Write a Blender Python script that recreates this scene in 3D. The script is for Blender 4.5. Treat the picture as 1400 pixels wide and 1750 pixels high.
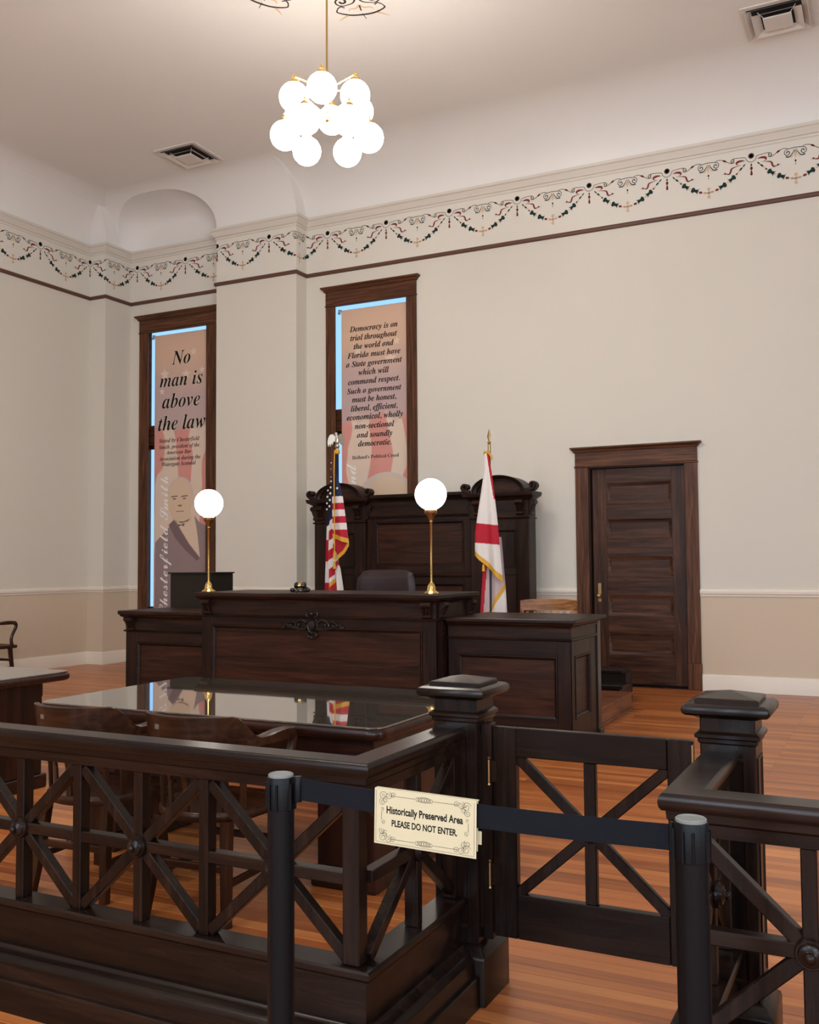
import bpy, bmesh, math, random
from mathutils import Vector, Matrix
random.seed(7)
PI = math.pi
for o in list(bpy.data.objects):
    bpy.data.objects.remove(o, do_unlink=True)
sc = bpy.context.scene
COL = sc.collection
sin, cos, R = math.sin, math.cos, math.radians

# ------------------------------------------------------------------ camera
cam = bpy.data.cameras.new('camera')
cam.sensor_fit = 'HORIZONTAL'; cam.sensor_width = 36.0
cam.lens = 1670.6 / 1400 * 36.0
cam.clip_start = 0.05; cam.clip_end = 200
co = bpy.data.objects.new('camera', cam); COL.objects.link(co)
_y, _p, _r = R(26.548), R(2.924), R(-0.4085)
_fw = Vector((-sin(_y)*cos(_p), cos(_y)*cos(_p), sin(_p)))
_rt = Vector((cos(_y), sin(_y), 0)); _up = _rt.cross(_fw)
_rt2 = _rt*cos(_r) + _up*sin(_r); _up2 = -_rt*sin(_r) + _up*cos(_r)
co.matrix_world = Matrix(((_rt2.x, _up2.x, -_fw.x, 0), (_rt2.y, _up2.y, -_fw.y, 0), (_rt2.z, _up2.z, -_fw.z, 1.48), (0, 0, 0, 1)))
sc.camera = co

# ------------------------------------------------------------------ world, light, exposure
w = bpy.data.worlds.new('sky'); sc.world = w; w.use_nodes = True
bg = w.node_tree.nodes['Background']
bg.inputs[0].default_value = (0.33, 0.60, 1.0, 1); bg.inputs[1].default_value = 1.05
def area(name, loc, rot, sx, sy, power, col):
    l = bpy.data.lights.new(name, 'AREA'); l.shape = 'RECTANGLE'; l.size = sx; l.size_y = sy
    l.energy = power; l.color = col
    o = bpy.data.objects.new(name, l); COL.objects.link(o); o.location = loc; o.rotation_euler = rot
    return o
# lamps for daylight from unseen rear windows; side pair added to brighten left wall
DAY = (0.68, 0.83, 1.0)
for i, x in enumerate((-4.6, -1.4, 1.8, 4.6)):
    area('daylight_rear', (x, -4.85, 3.2), (R(90), 0, 0), 1.3, 3.6, 165, DAY)
for i, y in enumerate((-1.5, 2.5)):
    area('fill_side', (5.85, y, 3.2), (R(90), 0, R(90)), 1.3, 3.6, 130, DAY)
GLOBE_STRENGTH = 25.0
sc.view_settings.view_transform = 'Standard'
sc.view_settings.look = 'None'
sc.view_settings.gamma = 1.0
sc.view_settings.use_curve_mapping = False
sc.view_settings.exposure = 0.3
try:
    sc.cycles.use_denoising = True
    sc.cycles.use_light_tree = True
    sc.cycles.max_bounces = 8
    sc.cycles.diffuse_bounces = 4
    sc.cycles.sample_clamp_indirect = 6
except Exception:
    pass

# ------------------------------------------------------------------ materials
def srgb(r, g, b):
    f = lambda c: ((c/255)/12.92 if c/255 <= 0.04045 else ((c/255+0.055)/1.055)**2.4)
    return (f(r), f(g), f(b), 1.0)
def newmat(name):
    m = bpy.data.materials.new(name); m.use_nodes = True
    nt = m.node_tree; b = nt.nodes['Principled BSDF']
    return m, nt, b
def N(nt, t, **kw):
    n = nt.nodes.new(t)
    for k, v in kw.items(): setattr(n, k, v)
    return n
def plain(name, col, rough=0.6, metal=0.0, spec=0.5, bump=0.0, bscale=40, coat=0.0, vary=0.0):
    m, nt, b = newmat(name)
    b.inputs['Base Color'].default_value = col
    b.inputs['Roughness'].default_value = rough
    b.inputs['Metallic'].default_value = metal
    b.inputs['Specular IOR Level'].default_value = spec
    if coat: b.inputs['Coat Weight'].default_value = coat; b.inputs['Coat Roughness'].default_value = 0.08
    if bump or vary:
        tc = N(nt, 'ShaderNodeTexCoord'); nz = N(nt, 'ShaderNodeTexNoise')
        nz.inputs['Scale'].default_value = bscale; nz.inputs['Detail'].default_value = 4
        nt.links.new(tc.outputs['Object'], nz.inputs['Vector'])
        if bump:
            bp = N(nt, 'ShaderNodeBump'); bp.inputs['Strength'].default_value = bump; bp.inputs['Distance'].default_value = 0.003
            nt.links.new(nz.outputs['Fac'], bp.inputs['Height']); nt.links.new(bp.outputs['Normal'], b.inputs['Normal'])
        if vary:
            nz2 = N(nt, 'ShaderNodeTexNoise'); nz2.inputs['Scale'].default_value = 0.9; nz2.inputs['Detail'].default_value = 3
            nt.links.new(tc.outputs['Object'], nz2.inputs['Vector'])
            mx = N(nt, 'ShaderNodeMix', data_type='RGBA')
            mx.inputs['A'].default_value = tuple(c*(1-vary) for c in col[:3]) + (1,)
            mx.inputs['B'].default_value = tuple(min(1, c*(1+vary)) for c in col[:3]) + (1,)
            nt.links.new(nz2.outputs['Fac'], mx.inputs['Factor']); nt.links.new(mx.outputs['Result'], b.inputs['Base Color'])
    return m
def wood(name, dark, mid, light, axis='X', rough=0.32, scale=1.0, coat=0.25, stretch=14.0, spec=0.22):
    m, nt, b = newmat(name)
    tc = N(nt, 'ShaderNodeTexCoord'); mp = N(nt, 'ShaderNodeMapping')
    s = [stretch*scale]*3; s['XYZ'.index(axis)] = 0.9*scale
    mp.inputs['Scale'].default_value = s
    oi = N(nt, 'ShaderNodeObjectInfo'); vm = N(nt, 'ShaderNodeVectorMath', operation='SCALE')
    vm.inputs[0].default_value = (13.0, 7.0, 19.0)
    nt.links.new(oi.outputs['Random'], vm.inputs['Scale'])
    ad = N(nt, 'ShaderNodeVectorMath', operation='ADD')
    nt.links.new(tc.outputs['Object'], mp.inputs['Vector']); nt.links.new(mp.outputs['Vector'], ad.inputs[0]); nt.links.new(vm.outputs['Vector'], ad.inputs[1])
    n1 = N(nt, 'ShaderNodeTexNoise'); n1.inputs['Scale'].default_value = 1.0; n1.inputs['Detail'].default_value = 7; n1.inputs['Distortion'].default_value = 1.2; n1.inputs['Roughness'].default_value = 0.62
    nt.links.new(ad.outputs['Vector'], n1.inputs['Vector'])
    n2 = N(nt, 'ShaderNodeTexNoise'); n2.inputs['Scale'].default_value = 5.0; n2.inputs['Detail'].default_value = 5
    nt.links.new(ad.outputs['Vector'], n2.inputs['Vector'])
    cr = N(nt, 'ShaderNodeValToRGB'); e = cr.color_ramp.elements
    e[0].position = 0.33; e[0].color = dark; e[1].position = 0.68; e[1].color = light
    k = e.new(0.5); k.color = mid
    nt.links.new(n1.outputs['Fac'], cr.inputs['Fac'])
    mx = N(nt, 'ShaderNodeMix', data_type='RGBA', blend_type='MULTIPLY'); mx.inputs['Factor'].default_value = 0.55
    cr2 = N(nt, 'ShaderNodeValToRGB'); cr2.color_ramp.elements[0].position = 0.35; cr2.color_ramp.elements[0].color = (0.45, 0.42, 0.40, 1); cr2.color_ramp.elements[1].position = 0.6
    nt.links.new(n2.outputs['Fac'], cr2.inputs['Fac'])
    nt.links.new(cr.outputs['Color'], mx.inputs['A']); nt.links.new(cr2.outputs['Color'], mx.inputs['B'])
    nt.links.new(mx.outputs['Result'], b.inputs['Base Color'])
    b.inputs['Roughness'].default_value = rough
    b.inputs['Coat Weight'].default_value = coat; b.inputs['Coat Roughness'].default_value = 0.12; b.inputs['Specular IOR Level'].default_value = spec
    bp = N(nt, 'ShaderNodeBump'); bp.inputs['Strength'].default_value = 0.12; bp.inputs['Distance'].default_value = 0.002
    nt.links.new(n2.outputs['Fac'], bp.inputs['Height']); nt.links.new(bp.outputs['Normal'], b.inputs['Normal'])
    return m
def emit(name, col, strength):
    m, nt, b = newmat(name)
    b.inputs['Base Color'].default_value = (0.9, 0.9, 0.9, 1)
    b.inputs['Emission Color'].default_value = col; b.inputs['Emission Strength'].default_value = strength
    return m
def trio(base, a, b, c, **kw):
    for ax in 'XYZ': M[base+ax] = wood(base+ax, a, b, c, axis=ax, **kw)
M = {}
trio('bar', srgb(17, 10, 7), srgb(30, 19, 14), srgb(44, 28, 20), rough=0.27, coat=0.0)          # courtroom bar and gate
trio('bench', srgb(22, 12, 8), srgb(40, 22, 15), srgb(58, 33, 22), rough=0.40, coat=0.0)      # bench, desks, screen
trio('panel', srgb(36, 20, 13), srgb(55, 30, 20), srgb(74, 41, 27), rough=0.40, coat=0.0)      # redder panels
trio('oak', srgb(54, 30, 18), srgb(90, 55, 35), srgb(120, 76, 49), rough=0.45, coat=0.0, stretch=22)  # casings, door
trio('door', srgb(40, 23, 15), srgb(70, 42, 28), srgb(96, 60, 40), rough=0.42, coat=0.0)
trio('chair', srgb(30, 15, 8), srgb(54, 29, 15), srgb(74, 41, 22), rough=0.36, coat=0.15)      # captain's chairs
trio('table', srgb(26, 11, 7), srgb(46, 20, 13), srgb(64, 30, 19), rough=0.34, coat=0.2)
trio('gold_oak', srgb(110, 68, 36), srgb(150, 98, 58), srgb(176, 122, 78), rough=0.34, coat=0.2)
trio('step', srgb(96, 52, 28), srgb(128, 74, 44), srgb(150, 92, 58), rough=0.4, coat=0.2)
M['wall'] = plain('wall_paint_cream', srgb(216, 208, 194), rough=0.75, spec=0.25, bump=0.05, bscale=120, vary=0.02)
M['wainscot'] = plain('wall_paint_rose_beige', srgb(206, 187, 163), rough=0.7, spec=0.3, bump=0.05, bscale=120, vary=0.02)
M['frieze'] = plain('wall_paint_frieze', srgb(220, 213, 200), rough=0.75, spec=0.25, bump=0.05, bscale=120, vary=0.015)
M['trim'] = plain('trim_paint_cream', srgb(232, 220, 204), rough=0.45, spec=0.4)
M['ceiling'] = plain('ceiling_plaster', srgb(230, 225, 219), rough=0.85, spec=0.2, bump=0.04, bscale=60, vary=0.015)
M['cornice'] = plain('cornice_paint', srgb(214, 205, 192), rough=0.6, spec=0.3)
M['rail'] = plain('picture_rail_paint', srgb(92, 58, 44), rough=0.5)
M['stgreen'] = plain('stencil_green', srgb(28, 52, 46), rough=0.8, spec=0.2)
M['stred'] = plain('stencil_red', srgb(122, 48, 44), rough=0.8, spec=0.2)
M['sttan'] = plain('stencil_tan', srgb(214, 184, 150), rough=0.8, spec=0.2)
M['stdark'] = plain('stencil_dark', srgb(56, 48, 42), rough=0.8, spec=0.2)
M['brass'] = plain('polished_brass', (0.83, 0.58, 0.20, 1), rough=0.16, metal=1.0)
M['brass_dull'] = plain('aged_brass', (0.45, 0.29, 0.13, 1), rough=0.35, metal=1.0)
M['silver'] = plain('silver_plate', (0.62, 0.58, 0.50, 1), rough=0.3, metal=1.0)
M['globe'] = emit('lit_opal_glass', (1.0, 0.94, 0.86, 1), GLOBE_STRENGTH)
M['lampglobe'] = emit('lit_opal_lamp_glass', (1.0, 0.93, 0.82, 1), 8.0)
M['black'] = plain('black_powder_coat', srgb(9, 10, 13), rough=0.42, spec=0.18, bump=0.06, bscale=300)
M['blackcap'] = plain('grey_cap', srgb(118, 120, 116), rough=0.35)
M['belt'] = plain('navy_black_webbing', srgb(14, 16, 23), rough=0.85, spec=0.2, bump=0.3, bscale=400)
M['leather'] = plain('dark_plum_leather', srgb(46, 32, 33), rough=0.42, spec=0.3, bump=0.12, bscale=90)
M['ebony'] = plain('ebony_wood', srgb(26, 18, 15), rough=0.3)
M['cabinet'] = plain('dark_green_black_laminate', srgb(34, 28, 22), rough=0.5, spec=0.25)
M['vent'] = plain('vent_enamel', srgb(214, 204, 194), rough=0.5)
M['vdark'] = plain('duct_dark', srgb(30, 26, 24), rough=0.9)
M['card'] = plain('cream_card', srgb(204, 192, 158), rough=0.75, spec=0.2)
M['ink'] = plain('black_ink', srgb(22, 20, 20), rough=0.8, spec=0.2)
M['inkbrown'] = plain('brown_black_ink', srgb(50, 34, 30), rough=0.8, spec=0.2)
M['inkwhite'] = plain('white_ink', srgb(240, 234, 228), rough=0.8, spec=0.2)
M['inkgrey'] = plain('grey_ink', srgb(66, 60, 50), rough=0.8, spec=0.2)
M['plate'] = plain('nickel_label', srgb(108, 92, 82), rough=0.4)
M['red'] = plain('flag_red', srgb(178, 28, 46), rough=0.7, spec=0.3)
M['white'] = plain('flag_white', srgb(226, 216, 208), rough=0.7, spec=0.3)
M['shade'] = plain('flag_white_shaded', srgb(196, 172, 170), rough=0.7, spec=0.3)  # white cloth with the shade of the folds put into its colour
M['blue'] = plain('flag_blue', srgb(26, 30, 58), rough=0.7, spec=0.3)
M['gold'] = plain('gold_fringe', srgb(214, 158, 40), rough=0.6, bump=0.5, bscale=200)
M['steel'] = plain('window_steel', srgb(200, 200, 200), rough=0.3, metal=0.6)
M['strap'] = plain('pale_felt', srgb(180, 170, 160), rough=0.8)
# glass
def glassmat(name, col, rough=0.0):
    m, nt, b = newmat(name)
    b.inputs['Base Color'].default_value = col; b.inputs['Roughness'].default_value = rough
    b.inputs['Transmission Weight'].default_value = 1.0; b.inputs['IOR'].default_value = 1.0
    return m
M['pane'] = glassmat('window_pane', (0.95, 0.98, 1.0, 1))
m, nt, b = newmat('table_glass'); M['tableglass'] = m
b.inputs['Base Color'].default_value = srgb(84, 80, 72); b.inputs['Roughness'].default_value = 0.04
b.inputs['IOR'].default_value = 1.7; b.inputs['Coat Weight'].default_value = 1.0; b.inputs['Coat IOR'].default_value = 2.0; b.inputs['Coat Roughness'].default_value = 0.01
# floor: heart-pine strips
def floormat(name, brick):
    m, nt, b = newmat(name)
    geo = N(nt, 'ShaderNodeNewGeometry')
    if brick:
        bt = N(nt, 'ShaderNodeTexBrick'); bt.offset = 0.37; bt.squash = 1.0
        bt.inputs['Color1'].default_value = (0, 0, 0, 1); bt.inputs['Color2'].default_value = (1, 1, 1, 1); bt.inputs['Mortar'].default_value = (0.1, 0.1, 0.1, 1)
        bt.inputs['Scale'].default_value = 1.0; bt.inputs['Mortar Size'].default_value = 0.0012; bt.inputs['Brick Width'].default_value = 2.3; bt.inputs['Row Height'].default_value = 0.068
        nt.links.new(geo.outputs['Position'], bt.inputs['Vector'])
        rnd = bt.outputs['Color']; mort = bt.outputs['Fac']
    else:
        oi = N(nt, 'ShaderNodeObjectInfo'); rnd = oi.outputs['Random']; mort = None
    mp = N(nt, 'ShaderNodeMapping'); mp.inputs['Scale'].default_value = (0.7, 22, 1)
    nt.links.new(geo.outputs['Position'], mp.inputs['Vector'])
    nz = N(nt, 'ShaderNodeTexNoise'); nz.inputs['Scale'].default_value = 1.6; nz.inputs['Detail'].default_value = 6; nz.inputs['Distortion'].default_value = 0.6
    nt.links.new(mp.outputs['Vector'], nz.inputs['Vector'])
    mx = N(nt, 'ShaderNodeMix', data_type='FLOAT'); mx.inputs['Factor'].default_value = 0.42
    nt.links.new(nz.outputs['Fac'], mx.inputs['A']); nt.links.new(rnd, mx.inputs['B'])
    cr = N(nt, 'ShaderNodeValToRGB'); e = cr.color_ramp.elements
    e[0].position = 0.15; e[0].color = srgb(126, 66, 32); e[1].position = 0.8; e[1].color = srgb(214, 140, 76)
    k = e.new(0.48); k.color = srgb(180, 104, 52)
    nt.links.new(mx.outputs['Result'], cr.inputs['Fac'])
    # large worn / greyed areas
    nz2 = N(nt, 'ShaderNodeTexNoise'); nz2.inputs['Scale'].default_value = 0.55; nz2.inputs['Detail'].default_value = 3
    nt.links.new(geo.outputs['Position'], nz2.inputs['Vector'])
    m2 = N(nt, 'ShaderNodeMix', data_type='RGBA', blend_type='MULTIPLY'); m2.inputs['B'].default_value = (0.78, 0.72, 0.68, 1)
    cr2 = N(nt, 'ShaderNodeValToRGB'); cr2.color_ramp.elements[0].position = 0.45; cr2.color_ramp.elements[1].position = 0.7
    nt.links.new(nz2.outputs['Fac'], cr2.inputs['Fac']); nt.links.new(cr2.outputs['Color'], m2.inputs['Factor'])
    nt.links.new(cr.outputs['Color'], m2.inputs['A'])
    last = m2.outputs['Result']
    if mort is not None:
        m3 = N(nt, 'ShaderNodeMix', data_type='RGBA'); m3.inputs['B'].default_value = srgb(60, 30, 16)
        nt.links.new(mort, m3.inputs['Factor']); nt.links.new(last, m3.inputs['A']); last = m3.outputs['Result']
    nt.links.new(last, b.inputs['Base Color'])
    rr = N(nt, 'ShaderNodeMapRange'); rr.inputs['To Min'].default_value = 0.22; rr.inputs['To Max'].default_value = 0.40
    nt.links.new(nz.outputs['Fac'], rr.inputs['Value']); nt.links.new(rr.outputs['Result'], b.inputs['Roughness'])
    bp = N(nt, 'ShaderNodeBump'); bp.inputs['Strength'].default_value = 0.06; bp.inputs['Distance'].default_value = 0.002
    nt.links.new(nz.outputs['Fac'], bp.inputs['Height']); nt.links.new(bp.outputs['Normal'], b.inputs['Normal'])
    return m
M['floor'] = floormat('heart_pine_floor', True)
M['plank'] = floormat('heart_pine_plank', False)
M['subfloor'] = plain('subfloor', srgb(40, 22, 14), rough=0.9)

# ------------------------------------------------------------------ mesh builder
class MB:
    def __init__(s): s.v = []; s.f = []; s.m = []
    def add(s, vs, fs, mat=0):
        k = len(s.v); s.v += [tuple(p) for p in vs]
        for f in fs: s.f.append(tuple(i+k for i in f)); s.m.append(mat)
        return s
    def box(s, x0, x1, y0, y1, z0, z1, c=0.0, mat=0):
        return s.obox(((x0+x1)/2, (y0+y1)/2, (z0+z1)/2), (abs(x1-x0)/2, abs(y1-y0)/2, abs(z1-z0)/2), None, c, mat)
    def obox(s, ctr, h, rot=None, c=0.0, mat=0):
        hx, hy, hz = h; c = min(c, hx*0.49, hy*0.49, hz*0.49)
        rot = rot or Matrix.Identity(3); ctr = Vector(ctr)
        if c <= 0:
            vs = [Vector((sx*hx, sy*hy, sz*hz)) for sz in (-1, 1) for sy in (-1, 1) for sx in (-1, 1)]
            fs = [(0, 2, 3, 1), (4, 5, 7, 6), (0, 1, 5, 4), (2, 6, 7, 3), (0, 4, 6, 2), (1, 3, 7, 5)]
            return s.add([ctr + rot @ p for p in vs], fs, mat)
        bm = bmesh.new(); idx = {}
        H = (hx, hy, hz); vs = []
        for sx in (-1, 1):
            for sy in (-1, 1):
                for sz in (-1, 1):
                    sg = (sx, sy, sz)
                    for a in range(3):
                        p = [sg[i]*(H[i]-(0 if i == a else c)) for i in range(3)]
                        idx[(sg, a)] = len(vs); vs.append(Vector(p))
        bm.free()
        fs = []
        for a in range(3):
            b_, c_ = (a+1) % 3, (a+2) % 3
            for sa in (-1, 1):
                q = []
                for sb, scg in ((-1, -1), (1, -1), (1, 1), (-1, 1)):
                    g = [0, 0, 0]; g[a] = sa; g[b_] = sb; g[c_] = scg; q.append(idx[(tuple(g), a)])
                fs.append(tuple(q) if sa > 0 else tuple(reversed(q)))
            for sb in (-1, 1):
                for scg in (-1, 1):   # edge along a
                    g0 = [0, 0, 0]; g0[a] = -1; g0[b_] = sb; g0[c_] = scg
                    g1 = list(g0); g1[a] = 1
                    q = [idx[(tuple(g0), b_)], idx[(tuple(g1), b_)], idx[(tuple(g1), c_)], idx[(tuple(g0), c_)]]
                    fs.append(tuple(q) if sb*scg > 0 else tuple(reversed(q)))
        for sg in [(x, y, z) for x in (-1, 1) for y in (-1, 1) for z in (-1, 1)]:
            q = [idx[(sg, 0)], idx[(sg, 1)], idx[(sg, 2)]]
            fs.append(tuple(q) if sg[0]*sg[1]*sg[2] > 0 else tuple(reversed(q)))
        return s.add([ctr + rot @ p for p in vs], fs, mat)
    def bar(s, p, q, wd, ht, up=(0, 1, 0), c=0.0, mat=0):
        """rectangular bar from p to q; ht is measured along 'up', wd across it"""
        p, q = Vector(p), Vector(q); d = q-p; L = d.length; d.normalize()
        u = Vector(up); u = (u - d*u.dot(d)).normalized(); n = u.cross(d)
        rot = Matrix((d, n, u)).transposed()
        return s.obox((p+q)/2, (L/2, wd/2, ht/2), rot, c, mat)
    def prism(s, poly, fn, a0, a1, mat=0):
        """extrude 2-D polygon; fn(u, v, a) -> xyz"""
        n = len(poly)
        vs = [fn(u, v, a0) for u, v in poly] + [fn(u, v, a1) for u, v in poly]
        fs = [tuple(range(n)), tuple(range(2*n-1, n-1, -1))] + [(i, i+n, (i+1) % n+n, (i+1) % n) for i in range(n)]
        return s.add(vs, fs, mat)
    def lathe(s, prof, n=24, ctr=(0, 0, 0), rot=None, mat=0, sy=1.0):
        ctr = Vector(ctr); rot = rot or Matrix.Identity(3); vs = []; fs = []
        for r, z in prof:
            for i in range(n):
                a = 2*PI*i/n; vs.append(ctr + rot @ Vector((r*cos(a), r*sin(a)*sy, z)))
        for j in range(len(prof)-1):
            for i in range(n):
                k = (i+1) % n
                fs.append((j*n+i, j*n+k, (j+1)*n+k, (j+1)*n+i))
        fs.append(tuple(reversed(range(n)))); fs.append(tuple((len(prof)-1)*n+i for i in range(n)))
        return s.add(vs, fs, mat)
    def sphere(s, ctr, r, n=24, m=14, mat=0, sc=(1, 1, 1)):
        prof = [(max(1e-4, r*sin(PI*j/m)), -r*cos(PI*j/m)) for j in range(m+1)]
        return s.lathe(prof, n, ctr, Matrix.Diagonal(Vector(sc)).to_3x3() if sc != (1, 1, 1) else None, mat)
    def tube(s, pts, rad, n=8, mat=0, flat=1.0, up=None):
        pts = [Vector(p) for p in pts]; L = len(pts)
        rad = rad if callable(rad) else (lambda t, r=rad: r)
        T = [(pts[min(i+1, L-1)]-pts[max(i-1, 0)]).normalized() for i in range(L)]
        u = Vector(up) if up else (Vector((0, 0, 1)) if abs(T[0].z) < 0.9 else Vector((1, 0, 0)))
        vs = []; fs = []
        for i, p in enumerate(pts):
            u = (u - T[i]*u.dot(T[i]))
            if u.length < 1e-5: u = T[i].orthogonal()
            u.normalize(); b_ = T[i].cross(u); r = rad(i/(L-1))
            for k in range(n):
                a = 2*PI*(k+0.5)/n; vs.append(p + u*(r*cos(a)*flat) + b_*(r*sin(a)))
        for i in range(L-1):
            for k in range(n):
                q = (k+1) % n; fs.append((i*n+k, i*n+q, (i+1)*n+q, (i+1)*n+k))
        fs.append(tuple(reversed(range(n)))); fs.append(tuple((L-1)*n+k for k in range(n)))
        return s.add(vs, fs, mat)
    def sweep(s, path, prof, closed=False, mat=0):
        """profile (offset to the right of travel, z) swept along a 2-D path with mitred corners"""
        n = len(path); k = len(prof); vs = []; fs = []
        for i, p in enumerate(path):
            p = Vector(p).to_2d()
            def dr(a, b): d = (Vector(b)-Vector(a)).to_2d(); return d.normalized()
            if closed: d0 = dr(path[i-1], path[i]); d1 = dr(path[i], path[(i+1) % n])
            else:
                d0 = dr(path[i-1], path[i]) if i else dr(path[0], path[1])
                d1 = dr(path[i], path[i+1]) if i < n-1 else d0
            n0 = Vector((d0.y, -d0.x)); n1 = Vector((d1.y, -d1.x)); mt = (n0+n1)
            mt = mt/max(1e-6, mt.dot(n0)) if mt.length > 1e-6 else n0
            for o, z in prof: vs.append((p.x+mt.x*o, p.y+mt.y*o, z))
        rng = n if closed else n-1
        for i in range(rng):
            j = (i+1) % n
            for a in range(k):
                b_ = (a+1) % k; fs.append((i*k+a, j*k+a, j*k+b_, i*k+b_))
        if not closed:
            fs.append(tuple(range(k))); fs.append(tuple(reversed([(n-1)*k+a for a in range(k)])))
        return s.add(vs, fs, mat)
ROOT = {}
def link(o, parent):
    COL.objects.link(o)
    if parent is not None:
        o.parent = parent; ROOT[o.name] = ROOT[parent.name]
    return o
def part(mb, name, mats, parent=None, smooth=True, ang=35, label=None):
    off = ROOT[parent.name] if parent is not None else Vector((0, 0, 0))
    me = bpy.data.meshes.new(name)
    me.from_pydata([(Vector(p)-off) for p in mb.v], [], mb.f)
    mats = mats if isinstance(mats, (list, tuple)) else [mats]
    for q in mats: me.materials.append(M[q] if isinstance(q, str) else q)
    if len(mats) > 1: me.polygons.foreach_set('material_index', mb.m)
    bm = bmesh.new(); bm.from_mesh(me); bmesh.ops.recalc_face_normals(bm, faces=bm.faces); bm.to_mesh(me); bm.free()
    if smooth:
        me.polygons.foreach_set('use_smooth', [True]*len(me.polygons)); me.set_sharp_from_angle(angle=R(ang))
    me.update()
    o = bpy.data.objects.new(name, me); link(o, parent)
    if parent is None: ROOT[o.name] = Vector((0, 0, 0))
    if label: o['label'] = label
    return o
def thing(name, label, cat, loc=(0, 0, 0), rz=0.0, group=None, kind=None, local=False):
    """Empty at the base of a thing. local=True: its parts are authored in local coordinates"""
    o = bpy.data.objects.new(name, None); o.empty_display_size = 0.1; COL.objects.link(o)
    o.location = loc; o.rotation_euler = (0, 0, rz)
    o['label'] = label; o['category'] = cat
    if group: o['group'] = group
    if kind: o['kind'] = kind
    ROOT[o.name] = Vector((0, 0, 0)) if local else Vector(loc)
    return o
def tag(o, label, cat, group=None, kind=None):
    o['label'] = label; o['category'] = cat
    if group: o['group'] = group
    if kind: o['kind'] = kind
    return o
def copy_tree(o, parent=None):
    c = o.copy(); COL.objects.link(c); c.parent = parent
    for ch in o.children: copy_tree(ch, c)
    return c
def bez(p0, p1, p2, p3, n=10):
    P = [Vector(q) for q in (p0, p1, p2, p3)]
    return [P[0]*(1-t)**3 + P[1]*3*t*(1-t)**2 + P[2]*3*t*t*(1-t) + P[3]*t**3 for t in [i/n for i in range(n+1)]]
def spline(pts, n=6):
    """Catmull-Rom through points"""
    P = [Vector(p) for p in pts]; P = [P[0]*2-P[1]] + P + [P[-1]*2-P[-2]]; out = []
    for i in range(1, len(P)-2):
        for k in range(n):
            t = k/n; a, b_, c, d = P[i-1], P[i], P[i+1], P[i+2]
            out.append(0.5*((2*b_) + (c-a)*t + (2*a-5*b_+4*c-d)*t*t + (3*b_-a-3*c+d)*t**3))
    out.append(P[-2]); return out
def lerp_tab(tab, x):
    if x <= tab[0][0]: return tab[0][1]
    for (a, fa), (b_, fb) in zip(tab, tab[1:]):
        if x <= b_: return fa+(fb-fa)*(x-a)/(b_-a)
    return tab[-1][1]
# lettering: built-in font, mathematical alphabets give serif italic / serif bold / script letter shapes
def alph(s, style):
    base = {'bi': (0x1D468, 0x1D482), 'it': (0x1D434, 0x1D44E), 'b': (0x1D400, 0x1D41A), 'scr': (0x1D4D0, 0x1D4EA)}.get(style)
    if not base: return s
    out = ''
    for ch in s:
        if 'A' <= ch <= 'Z': out += chr(base[0]+ord(ch)-65)
        elif ch == 'h' and style == 'it': out += '\u210E'
        elif 'a' <= ch <= 'z': out += chr(base[1]+ord(ch)-97)
        else: out += ch
    return out
def text_mesh(body, style=None, offset=0.0, space=1.0, shear=0.0):
    cu = bpy.data.curves.new('lettering', 'FONT'); cu.body = alph(body, style); cu.offset = offset; cu.space_character = space; cu.shear = shear
    cu.resolution_u = 4; cu.size = 1.0; cu.extrude = 0.004
    o = bpy.data.objects.new('lettering_tmp', cu); COL.objects.link(o)
    bpy.context.view_layer.update()
    me = bpy.data.meshes.new_from_object(o.evaluated_get(bpy.context.evaluated_depsgraph_get()))
    bpy.data.objects.remove(o, do_unlink=True); bpy.data.curves.remove(cu)
    vs = [v.co.copy() for v in me.vertices]; fs = [tuple(p.vertices) for p in me.polygons]
    bpy.data.meshes.remove(me)
    x0 = min(v.x for v in vs); x1 = max(v.x for v in vs)
    return vs, fs, x0, x1
# ================================================================== STRUCTURE
XL, YA, XB, YW, XD, YP, XE = -10.87, 10.955, -10.56, 11.5, -8.71, 11.24, -7.34
XR, YR = 6.0, -5.0
ZCH, ZRAIL, ZCOR, ZCEIL = 1.11, 5.475, 6.30, 6.95
HC = ZCEIL-ZCOR
def fFront(y0): return lambda u, v, a: (u, y0-a, v)          # faces -Y, a = outwards
def fRight(x0): return lambda u, v, a: (x0+a, u, v)          # faces +X
def fbox(mb, fn, u0, u1, v0, v1, a0, a1, c=0.0, mat=0):
    p, q = fn(u0, v0, a0), fn(u1, v1, a1)
    return mb.box(min(p[0], q[0]), max(p[0], q[0]), min(p[1], q[1]), max(p[1], q[1]), min(p[2], q[2]), max(p[2], q[2]), c, mat)
def ring(mb, fn, u0, u1, v0, v1, levels, mat=0):
    n0 = len(mb.v); vs = []; fs = []
    for d, a in levels:
        vs += [fn(u0+d, v0+d, a), fn(u1-d, v0+d, a), fn(u1-d, v1-d, a), fn(u0+d, v1-d, a)]
    for j in range(len(levels)-1):
        for i in range(4):
            k = (i+1) % 4; fs.append((j*4+i, j*4+k, (j+1)*4+k, (j+1)*4+i))
    return mb.add(vs, fs, mat)
MOLD = [(0.0, -0.03), (0.0, 0.006), (0.010, 0.006), (0.014, -0.002), (0.026, -0.010), (0.030, -0.014), (0.030, -0.03)]

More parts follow.
